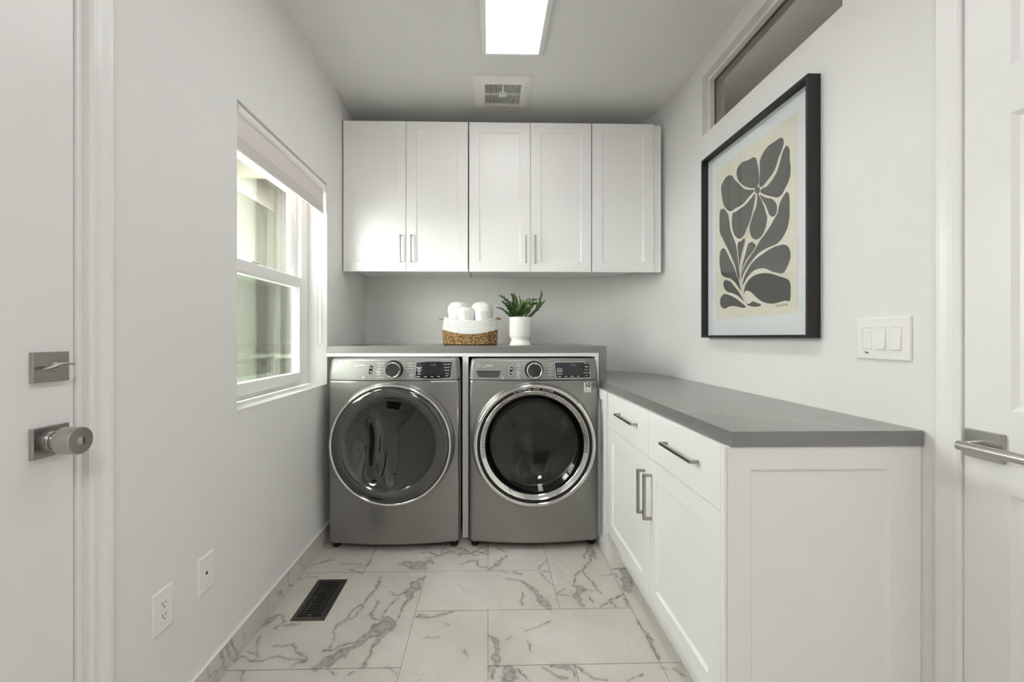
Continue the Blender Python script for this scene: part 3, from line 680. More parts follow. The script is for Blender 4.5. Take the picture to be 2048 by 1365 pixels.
# ---- roller blind inside the reveal
rb = thing('roller_blind', 'pale pinkish roller blind rolled up at the top of the left window', 'blind', (-.925, 1.973, 1.97))
obj('roller', lathe(B(), [(0, 0), (.0208, 0), (.0208, .826), (0, .826)], (-.9220, 1.560, 1.9725), 'y', 32), M['vinyl'], rb, smooth=True)
bm = B()
rings = []
for k, (x, z) in enumerate(((-.9145, 1.962), (-.9145, 1.94), (-.9145, 1.90), (-.9145, 1.872))):
    rings.append([(x, 1.566, z), (x, 2.380, z), (x - .0008, 2.380, z), (x - .0008, 1.566, z)])
loft(bm, rings)
obj('fabric', bm, M['fabric'], rb, smooth=True)
obj('hem_pocket', bx(-.9190, -.9120, 1.566, 2.380, 1.826, 1.876), M['hem'], rb, bevel=.003)
obj('hem_bar', bx(-.9185, -.9125, 1.568, 2.378, 1.8205, 1.826), M['vinyl'], rb, bevel=.001)
obj('bracket', bx(-.955, -.906, 2.388, 2.3965, 1.945, 1.993), M['vinyl'], rb, bevel=.003, label='far end bracket of the blind')
obj('bracket', bx(-.955, -.906, 1.548, 1.5565, 1.945, 1.993), M['vinyl'], rb, bevel=.003, label='near end bracket of the blind')
bm = B()
pts = []
xa, xb, yc = -.918, -.942, 2.372
z = 1.955
while z > 1.110: pts.append((xa, z)); z -= .0062
for k in range(7):
    a = PI * (k + .5) / 7
    pts.append(((xa + xb) / 2 + .012 * math.cos(a), 1.108 - .013 * math.sin(a)))
z = 1.110
while z < 1.955: pts.append((xb, z)); z += .0062
for x, z in pts:
    bmesh.ops.create_icosphere(bm, subdivisions=1, radius=.0021, matrix=Matrix.Translation((x, yc, z)))
o = obj('bead_chain', bm, M['bead'], rb, smooth=True, ang=80); o['kind'] = 'stuff'

# ---- outside the window: pale stucco wing of the house
wx = -2.2
struct('wall_courtyard', bx(wx - .15, wx, 3.1, 4.10, -1.0, 3.2), M['extgreen'])
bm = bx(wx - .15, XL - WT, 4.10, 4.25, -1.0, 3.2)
struct('wall_courtyard_end', bm, M['extshaded'])
bm = B()
box(bm, wx, wx + .02, 3.1, 4.10, .930, .965)
box(bm, wx + .02, XL - WT, 4.08, 4.10, .930, .965)
struct('trim_6', bm, M['exttrim'])
bm = B()
box(bm, wx, XL - WT, 3.72, 3.76, 2.52, 2.67)
box(bm, wx, XL - WT, 3.76, 4.10, 2.66, 2.70)
box(bm, wx, XL - WT, 3.30, 3.72, 2.67, 2.71)
struct('trim_7', bm, M['exttrim'])
struct('trim_8', bx(-2.08, -2.02, 4.05, 4.10, -1.0, 2.66), M['extshaded'])
struct('ground_outside', bx(-7, XL - WT - .02, -4, 5, -1.05, -1.0), M['ground'])
struct('wall_garden', bx(-6.2, -6.0, -4, 5, -1.0, .9), M['extgreen'])

# ---- window_2: interior transom high in the right wall, with the dim room behind it
bm = frame_box(B(), 'x', XR + .030, .045, 1.337, 2.2266, 2.202, 2.508, .016)
w2 = struct('window_2', bm, M['trim'], bevel=.001)
w2['label'] = 'narrow interior transom window high in right wall'
struct('inner_stop', frame_box(B(), 'x', XR + .060, .030, 1.353, 2.2106, 2.218, 2.492, .012), M['trim'], parent=w2, bevel=.001)
struct('glass', bx(XR + .057, XR + .059, 1.353, 2.2106, 2.218, 2.492), M['transom'], parent=w2)
bm = B()
box(bm, 2.5, 2.56, .3, 4.2, 1.5, 3.5)
box(bm, XO, 2.5, 4.14, 4.2, 1.5, 3.5)
box(bm, XO, 2.5, .3, .36, 1.5, 3.5)
box(bm, XO - .02, XO, YB + .12, 4.2, 1.5, 3.1)
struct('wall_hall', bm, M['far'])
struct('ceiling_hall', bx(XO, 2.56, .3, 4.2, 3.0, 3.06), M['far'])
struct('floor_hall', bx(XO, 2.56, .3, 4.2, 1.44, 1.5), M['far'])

# ================================================================= CEILING FIXTURES
def light(name, label, yc, m):
    t = thing(name, label, 'ceiling light', (.12, yc, H))
    bm = B()
    y0, y1 = yc - .61, yc + .61
    def R(k, z, ky=None):
        ky = k if ky is None else ky
        return [(-.037 + k, y0 + ky, z), (.283 - k, y0 + ky, z), (.283 - k, y1 - ky, z), (-.037 + k, y1 - ky, z)]
    loft(bm, [R(0, H - .001), R(0, H - .010), R(.004, H - .022), R(.024, H - .026), R(.029, H - .024)], cap=False)
    bm.faces.new([bm.verts.new(p) for p in R(0, H - .001)])
    obj('housing', bm, M['trim'], t)
    bm = B()
    bm.faces.new([bm.verts.new(p) for p in R(.029, H - .0245)])
    bm.faces.ensure_lookup_table()
    loft(bm, [R(.029, H - .0245), R(.029, H - .012)], cap=False)
    obj('diffuser', bm, m, t)
    return t
light('ceiling_light', 'long white ceiling light panel, glowing, in front of the fan grille', 1.572, M['panel'])
light('ceiling_light', 'added unseen fill light panel over the rear of the room', -.90, M['fill_rear'])  # unseen panel added to brighten the room from behind, no known lamp

# exhaust fan grille
vg = thing('fan_grille', 'square white exhaust fan grille in the ceiling before the wall cabinets', 'fan grille', (.087, 2.532, H))
x0, x1, y0, y1 = -.080, .2535, 2.366, 2.698
bm = B()
def rr(k, z, r=.018):
    return [(x, y, z) for x, y in rrect(x0 + k, x1 - k, y0 + k, y1 - k, max(.004, r - k * .2), 4)]
loft(bm, [rr(0, H - .0005), rr(0, H - .006), rr(.006, H - .010), rr(.055, H - .020), rr(.060, H - .020), rr(.060, H - .012)], cap=False)
obj('cover', bm, M['plate'], vg, smooth=True, ang=40)
gx0, gx1, gy0, gy1 = x0 + .059, x1 - .059, y0 + .059, y1 - .059
bm = bx(gx0, gx1, gy0, gy1, H - .004, H - .0015)
obj('opening', bm, M['slot'], vg, label='dark opening behind the louvres')
bm = B()
n = 24
for k in range(n):
    x = gx0 + (gx1 - gx0) * (k + .5) / n
    box(bm, x - .0021, x + .0021, gy0, gy1, H - .0185, H - .006)
box(bm, gx0, gx1, (gy0 + gy1) / 2 - .0018, (gy0 + gy1) / 2 + .0018, H - .019, H - .007)
box(bm, .067, .107, 2.512, 2.552, H - .0205, H - .008)
box(bm, .083, .091, 2.45, 2.512, H - .0195, H - .008)
obj('louvres', bm, M['plate'], vg)

# ================================================================= WALL CABINETS
YC = 2.64
def door_y(parent, x0, x1, z0, z1, rail=.062):
    bm = shaker(B(), 'y', YC, .019, x0, x1, z0, z1, rail, .006, 1)
    return obj('door', bm, M['cab'], parent)
def wall_cabinet(label, edges, handles, back=YB - .003):
    x0, x1 = edges[0], edges[-1]
    t = thing('wall_cabinet', label, 'wall cabinet', ((x0 + x1) / 2, 2.9, 1.543), 'wall cabinets in a row above the machines')
    bm = B()
    if x1 > 1.0:
        ring = [(x0 + .001, YC + .021), (x1 - .001, YC + .021), (x1 - .001, 2.855), (.99, 2.945), (.90, 3.04), (.80, 3.10), (.68, 3.132), (x0 + .001, 3.136)]
        loft(bm, [[(x, y, 1.579) for x, y in ring], [(x, y, 2.4700) for x, y in ring]])
    else:
        box(bm, x0 + .001, x1 - .001, YC + .021, back, 1.579, 2.4700)
    obj('carcass', bm, M['cab'], t, bevel=.0006)
    obj('light_rail', bx(x0 + .001, x1 - .001, YC + .021, YC + .039, 1.545, 1.579), M['cab'], t)
    ds = []
    for a, b_ in zip(edges, edges[1:]):
        ds.append(door_y(t, a + .0014, b_ - .0014, 1.543, 2.4725))
    for i, hx in handles:
        bar_handle(ds[i], (hx, YC, 1.5985), (hx, YC, 1.7675), (0, -.030, 0), M['pewter'], w=.009, th=.008)
    return t
wall_cabinet('white double-door wall cabinet nearest the window, leftmost of the row', [-.893, -.507, -.1235], [(0, -.5365), (1, -.4724)])
wall_cabinet('white double-door wall cabinet in the middle of the row, above the washer', [-.1185, .2645, .6460], [(0, .2346), (1, .2934)])
wc = wall_cabinet('white single-door wall cabinet at the right end of the row, without a handle', [.6500, 1.0400], [])
obj('filler_strip', bx(1.0410, 1.088, YC + .010, YC + .021, 1.545, 2.468), M['cab'], wc)
obj('filler_strip', bx(-.8995, -.894, YC + .030, YC + .050, 1.545, 2.468), M['cab'], wc, label='narrow scribe against the left wall') if False else None
pk = thing('puck_light', 'small round light puck under the left wall cabinet', 'puck light', (-.41, 3.02, 1.5785))
obj('housing', lathe(B(), [(0, 0), (.034, 0), (.034, -.006), (.028, -.010), (0, -.010)], (-.41, 3.00, 1.5785), 'z', 32), M['plate'], pk, smooth=True)

# ================================================================= COUNTERS
Y0 = 2.38
ct = B()
loft(ct, [[(XL + .002, Y0, 1.049), (XL + .002, Y0, 1.087), (XL + .002, YB - .001, 1.087), (XL + .002, YB - .001, 1.049)],
          [(.55, Y0, 1.049), (.55, Y0, 1.087), (.55, YB - .001, 1.087), (.55, YB - .001, 1.049)],
          [(.628, Y0, 1.049), (.668, Y0, 1.087), (.668, 3.1385, 1.087), (.628, 3.1385, 1.049)]], cap=True)
loft(ct, [[(.628, Y0, 1.049), (.668, Y0, 1.087), (.668, 3.135, 1.087), (.628, 3.135, 1.049)],
          [(.628, Y0, .8955), (.668, Y0, .8955), (.668, 3.135, .8955), (.628, 3.135, .8955)]])
tag(obj('waterfall_countertop', ct, M['quartz'], at=(-.1, 2.75, 1.049)), 'raised grey stone countertop above washer and dryer with a waterfall end', 'countertop')
cc = [(1.133, 1.078), (.6255, 1.078), (.6255, 3.148), (.56, 3.148)]
cv2 = [(x - .002, y - .002) for x, y in cv][::-1]
ring = [(.6255, 1.078), (.6255, 3.140)] + [p for p in cv2 if p[0] > .64] + [(1.133, 1.078)]
bm = loft(B(), [[(x, y, .855) for x, y in ring], [(x, y, .895) for x, y in ring]])
tag(obj('side_countertop', bm, M['quartz'], bevel=.0012), 'long grey stone countertop over the side cabinets along the right wall', 'countertop')

# white surround that carries the raised counter
su = thing('laundry_surround', 'white panel surround framing the washer and dryer under the raised counter', 'panel surround', (-.13, 2.75, 0))
obj('top_rail', bx(XL + .004, .626, Y0 + .002, Y0 + .022, 1.028, 1.0485), M['cab'], su, bevel=.0008)
obj('divider_panel', bx(-.1425, -.110, Y0 + .004, 3.13, .0125, 1.0275), M['cab'], su, bevel=.0008)
obj('side_panel', bx(.602, .6260, Y0 + .003, 3.13, 0.0, 1.0275), M['cab'], su, bevel=.0008)
obj('deck', bx(XL + .004, .6255, Y0 + .022, 3.13, 1.030, 1.0485), M['cab'], su)

# ================================================================= BASE CABINET
XF = .612
bc = thing('base_cabinet', 'white shaker base cabinet with two drawers and two doors along the right wall', 'base cabinet', (.87, 1.64, 0))
bm = bx(XF + .021, XR - .003, 1.106, 2.17, .139, .8545)
obj('carcass', bm, M['cab'], bc)
obj('toe_kick', bx(.680, .698, 1.106, 2.17, 0, .139), M['cab'], bc)
def door_x(name, y0, y1, z0, z1, rail=None):
    if rail: bm = shaker(B(), 'x', XF, .020, y0, y1, z0, z1, rail, .008, -1)
    else: bm = bx(XF, XF + .020, y0, y1, z0, z1)
    return obj(name, bm, M['cab'], bc, bevel=0 if rail else .0012)
YM, YE, YN = 1.6071, 2.1500, 1.1065
dr = door_x('drawer', YN, YM - .0012, .6795, .8525)
bar_handle(dr, (XF, 1.441, .775), (XF, 1.2177, .775), (-.029, 0, 0), M['pewter'], w=.010, th=.009)
dr = door_x('drawer', YM + .0012, YE, .6795, .8525)
bar_handle(dr, (XF, 1.9605, .779), (XF, 1.7258, .779), (-.029, 0, 0), M['pewter'], w=.010, th=.009)
dr = door_x('door', YN, YM - .0012, .1392, .6772, .062)
bar_handle(dr, (XF, 1.580, .452), (XF, 1.580, .624), (-.032, 0, 0), M['pewter'], w=.012, th=.010)
dr = door_x('door', YM + .0012, YE, .1392, .6772, .062)
bar_handle(dr, (XF, 1.645, .450), (XF, 1.645, .622), (-.032, 0, 0), M['pewter'], w=.012, th=.010)
# end panel facing the camera
bm = shaker(B(), 'y', 1.085, .019, .620, 1.110, 0, .8545, .060, .010, 1)
# bottom rail reaches the floor: taller
obj('end_panel', bm, M['cab'], bc)
obj('end_stile', bx(XF + .0005, .6195, 1.087, 1.1055, 0.0, .8545), M['cab'], bc, bevel=.0006)
obj('filler_strip', bx(1.1105, XR - .001, 1.087, 1.104, 0, .8545), M['cab'], bc, bevel=.0006)
# plain filler panel between cabinet and washer, running to the floor
fp = B()
shaker(fp, 'x', .605, .018, 2.172, 2.378, 0, .8545, .050, .010, -1)
obj('filler_panel', fp, M['cab'], bc)
obj('filler_return', bx(.6055, .680, 2.1605, 2.1715, 0, .1385), M['cab'], bc)

def dial_mat():
    """turned metal: brightness of the brushing changes with the angle round the dial"""
    m = mat('turned_dial_metal', (0.10, 0.098, 0.092), 0.24, metal=0.9)
    nt = m.node_tree
    p = nt.nodes['Principled BSDF']
    p.inputs['Anisotropic'].default_value = 0.85
    tg = nt.nodes.new('ShaderNodeTangent'); tg.direction_type = 'RADIAL'; tg.axis = 'Y'
    nt.links.new(tg.outputs[0], p.inputs['Tangent'])
    return m
# ================================================================= WASHER AND DRYER
def machine(kind, xa, xb, dc, ztop, label):
    """kind 'washer'/'dryer'; xa..xb = front width; dc = door centre (x, z)"""
    t = thing(kind, label, kind, ((xa + xb) / 2, 2.65, 0))
    xm, hw = (xa + xb) / 2, (xb - xa) / 2
    YE_, BOW = 2.292, .036
    def yf(x, z=None):
        tt = min(1, abs(x - xm) / hw)
        y = YE_ - BOW * (1 - tt * tt)
        if z is not None and z > .905: y += (z - .905) * .13
        return y
    def outline(z, ins, dy=0.0, r=.022, yback=3.06):
        a, b_ = xa + ins, xb - ins
        pts = [(a + .010, yback, z), (a, yback - .010, z)]
        ys = yf(a + r, z) + dy
        for k in range(5):
            q = math.radians(90 * k / 4)
            pts.append((a + r - r * math.cos(q), ys + r - r * math.sin(q), z))
        for k in range(1, 24):
            x = a + r + (b_ - a - 2 * r) * k / 24
            pts.append((x, yf(x, z) + dy, z))
        for k in range(5):
            q = math.radians(90 * k / 4)
            pts.append((b_ - r + r * math.sin(q), ys + r - r * math.cos(q), z))
        pts += [(b_, yback - .010, z), (b_ - .010, yback, z)]
        return pts
    bm = loft(B(), [outline(.038, .006, .006), outline(.044, .001, .001), outline(.052, 0), outline(.30, 0), outline(.60, 0), outline(.895, 0), outline(.9035, .001, .001), outline(.9055, .004, .004)])
    body = obj('cabinet_body', bm, M['graph'], t, smooth=True, ang=50)
    cm = lathe(B(), [(.262, -.2), (.262, .55)], (dc[0], 2.25, dc[1]), 'y', 72, cap=True)
    cut = obj('cut', cm, M['graph'], t)
    mo = body.modifiers.new('b', 'BOOLEAN'); mo.object = cut; mo.operation = 'DIFFERENCE'; mo.solver = 'EXACT'
    bpy.context.view_layer.update()
    dg = bpy.context.evaluated_depsgraph_get()
    nm = bpy.data.meshes.new_from_object(body.evaluated_get(dg))
    body.modifiers.clear(); old = body.data; body.data = nm; bpy.data.meshes.remove(old)
    nm.name = 'cabinet_body'
    LOC.pop(cut); bpy.data.objects.remove(cut)
    if kind == 'washer':
        bm = B()
        c0 = (dc[0], 2.30, dc[1])
        lathe(bm, [(.255, -.02), (.235, .0), (.235, .02), (.255, .03), (.255, .42), (.10, .45), (.06, .43), (0, .425)], c0, 'y', 72)
        for k in range(3):
            a = math.radians(25 + 120 * k)
            rings = []
            for s_, wd in ((0, .055), (.6, .04), (1, .012)):
                rad = .254 - .075 * s_
                ux, uz = math.cos(a), math.sin(a)
                tx, tz = -uz, ux
                rings.append([(c0[0] + ux * rad + tx * wd * q, c0[1] + y, c0[2] + uz * rad + tz * wd * q) for q, y in ((-1, .06), (1, .06), (1, .40), (-1, .40))])
            loft(bm, rings)
        obj('drum', bm, M['drum'], t, smooth=True, ang=40)
        obj('gasket', lathe(B(), [(.262, -.035), (.245, -.03), (.238, -.01), (.250, .0), (.262, .0)], (c0[0], 2.30, c0[2]), 'y', 72), M['rubber'], t, smooth=True)
    # control panel
    bm = loft(B(), [outline(.9075, .004, .003), outline(.9095, .001), outline(.912, 0), outline(.96, .003), outline(ztop - .016, .008), outline(ztop - .006, .011, .003), outline(ztop - .001, .016, .010), outline(ztop, .022, .018)])
    panel = obj('control_panel', bm, M['fascia'], t, smooth=True, ang=50)
    # worktop lid behind
    # seams
    sx = (-.644 if kind == 'dryer' else .1000)
    def patch(bm, ring, off, mi=0, thick=.002):
        """closed (x,z) outline laid on the bowed front, standing off by -off"""
        loft(bm, [[(x, yf(x, z) - off + thick, z) for x, z in ring], [(x, yf(x, z) - off, z) for x, z in ring]], mi=mi)
    def gridpatch(bm, x0, x1, z0, z1, sk, off, mi=0, n=10, thick=.002, rc=.004):
        top, bot = [], []
        ee = [0, .08, .25, .5, 1.0]
        qs_ = [e * rc / (x1 - x0) for e in ee] + [k / n for k in range(1, n)] + [1 - e * rc / (x1 - x0) for e in ee[::-1]]
        n = len(qs_) - 1
        for q in qs_:
            x = x0 + (x1 - x0) * q
            e = min(q, 1 - q) * (x1 - x0)
            cut_ = rc - math.sqrt(max(0, rc * rc - (rc - min(rc, e)) ** 2))
            top.append((x + sk, z1 - cut_)); bot.append((x, z0 + cut_))
        for k in range(n):
            qs = [bot[k], bot[k + 1], top[k + 1], top[k]]
            loft(bm, [[(x, yf(x, z) - off + thick, z) for x, z in qs], [(x, yf(x, z) - off, z) for x, z in qs]], mi=mi)
    bm = B()
    patch(bm, [(sx - .0006, .909), (sx + .0006, .909), (sx + .0016, 1.006), (sx + .0004, 1.006)], .0004)
    n = 20
    zl, zh, r_ = .9165, ztop - .0165, .016
    path = [(x, zh) for x in np.linspace(sx, xa + .020 + r_, 9)] + [(xa + .020 + r_ - r_ * math.sin(a), zh - r_ * .7 + r_ * .7 * math.cos(a)) for a in np.linspace(.2, PI / 2, 5)]
    path += [(xa + .013 + r_ - r_ * math.cos(a), zl + r_ - r_ * math.sin(a)) for a in np.linspace(0, PI / 2, 6)] + [(x, zl) for x in np.linspace(xa + .03 + r_, xb - .03 - r_, 22)]
    path += [(xb - .013 - r_ + r_ * math.sin(a), zl + r_ - r_ * math.cos(a)) for a in np.linspace(0, PI / 2, 6)] + [(xb - .020, zh - r_ * .7)]
    path += [(xb - .020 - r_ + r_ * math.cos(a), zh - r_ * .7 + r_ * .7 * math.sin(a)) for a in np.linspace(.2, PI / 2, 5)] + [(x, zh) for x in np.linspace(xb - .03 - r_, sx, 16)]
    for (xk0, z0_), (xk1, z1_) in zip(path, path[1:]):
        dd = Vector((xk1 - xk0, z1_ - z0_))
        if dd.length < 1e-6: continue
        dd = dd.normalized() * .0006
        patch(bm, [(xk0 + dd.y, z0_ - dd.x), (xk1 + dd.y, z1_ - dd.x), (xk1 - dd.y, z1_ + dd.x), (xk0 - dd.y, z0_ + dd.x)], .0004)
    obj('panel_seam', bm, M['print_grey'], panel)
    # display
    if kind == 'dryer': dx0, dx1, sk = -.386, -.2000, .006
    else: dx0, dx1, sk = .3630, .5510, -.005
    dz0, dz1 = .9185, 1.003 if kind == 'dryer' else 1.0015
    bm = B()
    gridpatch(bm, dx0 - .0025, dx1 + .0025, dz0 - .0025, dz1 + .0025, sk, .0012)
    bezel = obj('display_bezel', bm, M['satin'], panel)
    bm = B()
    gridpatch(bm, dx0, dx1, dz0, dz1, sk, .0020)
    disp = obj('display', bm, M['display'], panel)
    bm = B()
    gridpatch(bm, dx0 + .036, dx1 - .040, dz0 + .017, dz1 - .003, sk * .7, .0024, rc=.001)
    obj('lcd_window', bm, M['lcd'], disp)
    # markings
    bm = B()
    def put(s, x, z, size, align='LEFT', mi=0, off=.0028, skw=0.0, bold=.0):
        text_bm(bm, s, size, lambda u, v: (x + u + skw * v, yf(x + u, z + v) - off, z + v), align, mi=mi, bold=bold)
    if kind == 'dryer':
        put('Sensor', dx0 + .022, dz1 - .009, .0075, 'CENTER', 1); put('Dry', dx0 + .022, dz1 - .017, .0070, 'CENTER', 1)
        L = [('Extended', .027), ('Tumble', .034), ('Wrinkle', .043), ('Care', .051), ('e-Dry', .062)]
        R_ = [('Reduce Static', .012), ('Damp Alert', .028), ('Delay Dry', .044), ('Sound', .060), ('Lock', .072)]
        Bt = [('Steam', .016), ('Level', .054), ('Temp', .088), ('Time', .122)]
        dig = '1:88'
    else:
        put('Steam', dx0 + .020, dz1 - .008, .0070, 'CENTER', 1); put('UltraFresh', dx0 + .020, dz1 - .016, .0064, 'CENTER', 1); put('Remote', dx0 + .020, dz1 - .025, .0064, 'CENTER', 1)
        L = [('My Cycle', .033), ('Extra Rinse', .042), ('Deep Fill', .050), ('Time Saver', .061)]
        R_ = [('SmartDose', .006), ('Tumble', .022), ('Care', .029), ('Prewash', .041), ('Delay Wash', .057), ('Lock', .072)]
        Bt = [('Cancel', .018), ('Soil', .054), ('Temp', .088), ('Spin', .122)]
        dig = '8:88'
    for s_, dz in L: put(s_, dx0 + .020, dz1 - dz, .0072, 'CENTER', 0, bold=.0002)
    for s_, dz in R_: put(s_, dx1 - .019, dz1 - dz, .0068, 'CENTER', 0, bold=.0001)
    for s_, dx in Bt: put(s_, dx0 + dx, dz0 + .0085, .0072, 'CENTER', 0, bold=.0002)
    put(dig, (dx0 + dx1) / 2, dz1 - .014, .017, 'CENTER', 2)
    obj('display_print', bm, [M['print_white'], M['print_blue'], M['print_grey']], disp)
    # dial
    kx, kz = (-.4996, .9645) if kind == 'dryer' else (.2451, .9605)
    ky = yf(kx, kz)
    kb = obj('dial_ring', lathe(B(), [(.0500, .006), (.0500, -.002), (.0485, -.004), (.044, -.005), (0, -.005)], (kx, ky, kz), 'y', 56), M['black'], panel, smooth=True)
    obj('dial', lathe(B(), [(.0430, -.004), (.0420, -.030), (.0412, -.034), (.0395, -.0365), (.0372, -.0370), (.0355, -.0355), (.0350, -.033)], (kx, ky, kz), 'y', 64), M['chrome'], panel, smooth=True, label='chrome rim of the cycle dial')
    obj('dial_cap', lathe(B(), [(.0356, -.030), (.0352, -.0345), (.030, -.0338), (0, -.0325)], (kx, ky, kz), 'y', 48), M['dialcap'], panel, smooth=True)
    # cycle names and leader lines
    if kind == 'dryer':
        rows = [.998, .9838, .9690, .9540, .9390, .9235]
        LL = ['Mixed Loads', 'Cottons', 'Normal', 'Bulky/|Bedding', 'Sanitize', 'Active Wear']
        RR = ['Quick Dry', 'Delicates', 'Towels/Sheets', 'Warm Up', 'Steam|Refresh', 'Timed Dry']
        lx, rx = -.587, -.397
    else:
        rows = [.9945, .9810, .9655, .9505, .9350, .9205]
        LL = ['Quick', 'Towels', 'Whites', 'Bulky/|Bedding', 'Active|Wear', 'Sanitize']
        RR = ['Normal', 'Cold Wash', 'Delicates', 'Self Clean', 'Rinse/Spin', 'Colors']
        lx, rx = .1530, .3480
    bm = B()
    for z_, a, b_ in zip(rows, LL, RR):
        for col_, s_ in ((0, a), (1, b_)):
            for q, part in enumerate(s_.split('|')):
                zz = z_ - q * .0065 + (.0025 if '|' in s_ else 0)
                if col_ == 0: put(part, lx - (z_ < .96) * .002, zz, .0072, 'LEFT', 0, .0012, bold=.0001)
                else: put(part, rx, zz, .0072, 'RIGHT', 0, .0012, bold=.0001)
        for sd, s_ in ((-1, a), (1, b_)):
            wdt = .0040 * max(len(q) for q in s_.split('|')) + .004
            xs, xe = (lx + wdt, kx - .046) if sd < 0 else (kx + .046, rx - wdt)
            if xe > xs + .003:
                patch(bm, [(xs, z_ - .0004), (xe, z_ - .0004), (xe, z_ + .0004), (xs, z_ + .0004)], .0012, 0, .0008)
    ex = -.690 if kind == 'dryer' else -.012
    put('WIFI', ex - .022, .988 if kind == 'dryer' else .983, .0075, 'LEFT', 0, .0012)
    put('CONNECT', ex - .022, .981 if kind == 'dryer' else .976, .0055, 'LEFT', 0, .0012)
    put('STEAM', ex + .002, .988 if kind == 'dryer' else .983, .0075, 'LEFT', 0, .0012, bold=.0003)
    put('HE', ex + .028, .988 if kind == 'dryer' else .983, .0075, 'LEFT', 0, .0012, bold=.0003)
    ix, iz = (-.660, .924) if kind == 'dryer' else (.078, .920)
    for q in range(3):
        patch(bm, [(ix - .004, iz - .005 + q * .004), (ix + .004, iz - .005 + q * .004), (ix + .004, iz - .003 + q * .004), (ix - .004, iz - .003 + q * .004)], .0012, 0, .0008)
    obj('cycle_print', bm, M['print_white'], panel)
    # power / start buttons
    bx_, bz = (-.6215, .9640) if kind == 'dryer' else (.1235, .9580)
    bm = B()
    patch(bm, [(x + (z - bz) * .12, z) for x, z in rrect(bx_ - .0105, bx_ + .0105, bz - .0245, bz + .0245, .0095)], .0014)
    obj('button_bezel', bm, M['satin'], panel)
    bm = B()
    patch(bm, [(x + (z - bz) * .12, z) for x, z in rrect(bx_ - .0080, bx_ + .0080, bz - .0220, bz + .0220, .0078)], .0024)
    btn = obj('button', bm, M['black'], panel)
    bm = B()
    lathe(bm, [(.0042, 0), (.0028, 0)], (bx_ + .001, yf(bx_) + .006, bz + .010), 'y', 20)
    for v in bm.verts: v.co.y = yf(v.co.x, v.co.z) - .0032
    put('>', bx_ - .006, bz - .011, .009, 'LEFT', 0, .0032, bold=.0005); put('II', bx_ + .001, bz - .011, .007, 'LEFT', 0, .0032, bold=.0004)
    obj('button_print', bm, M['print_white'], btn)
    # round badge with script monogram
    lgx, lgz = (-.7900, .9955) if kind == 'dryer' else (-.0530, .9875)
    bm = B()
    patch(bm, [(lgx + .0145 * math.cos(a), lgz + .0155 * math.sin(a)) for a in [2 * PI * k / 32 for k in range(32)]], .0016)
    bd = obj('badge', bm, M['satin'], panel)
    bm = B()
    def arc(cx, cz, r, a0, a1, w=.0011, n=10):
        for k in range(n):
            p = [math.radians(a0 + (a1 - a0) * (k + q) / n) for q in (0, 1)]
            patch(bm, [(cx + (r - w) * math.cos(p[0]), cz + (r - w) * math.sin(p[0])), (cx + r * math.cos(p[0]), cz + r * math.sin(p[0])),
                       (cx + r * math.cos(p[1]), cz + r * math.sin(p[1])), (cx + (r - w) * math.cos(p[1]), cz + (r - w) * math.sin(p[1]))], .0022, 0, .0004)
    for k in range(4): arc(lgx, lgz, .0122, 12 + 90 * k, 78 + 90 * k, .0010, 6)
    put('G', lgx - .0035, lgz + .0008, .0125, 'CENTER', 0, .0022, .18, .0002)
    put('E', lgx + .0038, lgz - .0008, .0115, 'CENTER', 0, .0022, .18, .0002)
    obj('monogram', bm, M['print_grey'], bd)
    if kind == 'washer':
        # detergent drawer pull: flat patch, the recess's shade put into its darker colour
        ringd = [(-.0615, .9550), (-.0615, .9400), (-.0570, .9270), (-.0500, .9212), (.0560, .9212), (.0630, .9270), (.0670, .9400), (.0670, .9550)]
        bm = B()
        zlo = lambda x: .9212 + .0338 * max(0, (abs(x - .00275) - .048) / .0165) ** 2.2
        xs = np.linspace(-.0615, .0670, 27)
        for xk0, xk1 in zip(xs, xs[1:]):
            patch(bm, [(xk0, min(.954, zlo(xk0))), (xk1, min(.954, zlo(xk1))), (xk1, .9550), (xk0, .9550)], .0008, 0, .001)
        dp = obj('drawer_pull', bm, M['graphshade'], panel)
        bm = B()
        for xk0, xk1 in zip(xs, xs[1:]): patch(bm, [(xk0, .9532), (xk1, .9532), (xk1, .9560), (xk0, .9560)], .0016)
        obj('pull_lip', bm, M['black'], dp)
        bm = B()
        patch(bm, rrect(.5175, .5560, .8400, .8925, .002), .0012)
        sk_ = obj('sticker', bm, M['print_white'], body, label='small white sticker reading 10')
        bm = B()
        put('10', .5365, .8765, .0330, 'CENTER', 0, .0018, bold=.0012)
        for q in range(4): put('limited warranty', .5365, .8580 - q * .0042, .0042, 'CENTER', 1, .0018)
        obj('sticker_print', bm, [M['black'], M['print_grey']], sk_)
        bm = B()
        for a_, b2, c_, d_ in ((.2932, .2942, .040, .118), (.4234, .4244, .040, .1185), (.2962, .4214, .1200, .1210)):
            patch(bm, [(a_, c_), (b2, c_), (b2, d_), (a_, d_)], .0004)
        patch(bm, [(.2932, .118), (.2942, .118), (.2966, .1200), (.2962, .1210)], .0004)
        patch(bm, [(.4244, .118), (.4234, .118), (.4210, .1200), (.4214, .1210)], .0004)
        obj('filter_hatch', bm, M['print_grey'], body, label='outline of the pump filter hatch')
    # door
    YD = 2.206
    c = (dc[0], YD, dc[1])
    R0 = dc[2]
    ob = lathe(B(), [(R0 + .013, .088), (R0 + .013, .070), (R0 + .010, .058), (R0 + .004, .048), (R0 - .002, .044), (R0 - .004, .030)], c, 'y', 96)
    door = obj('door', ob, M['graph'], t, smooth=True, ang=60)
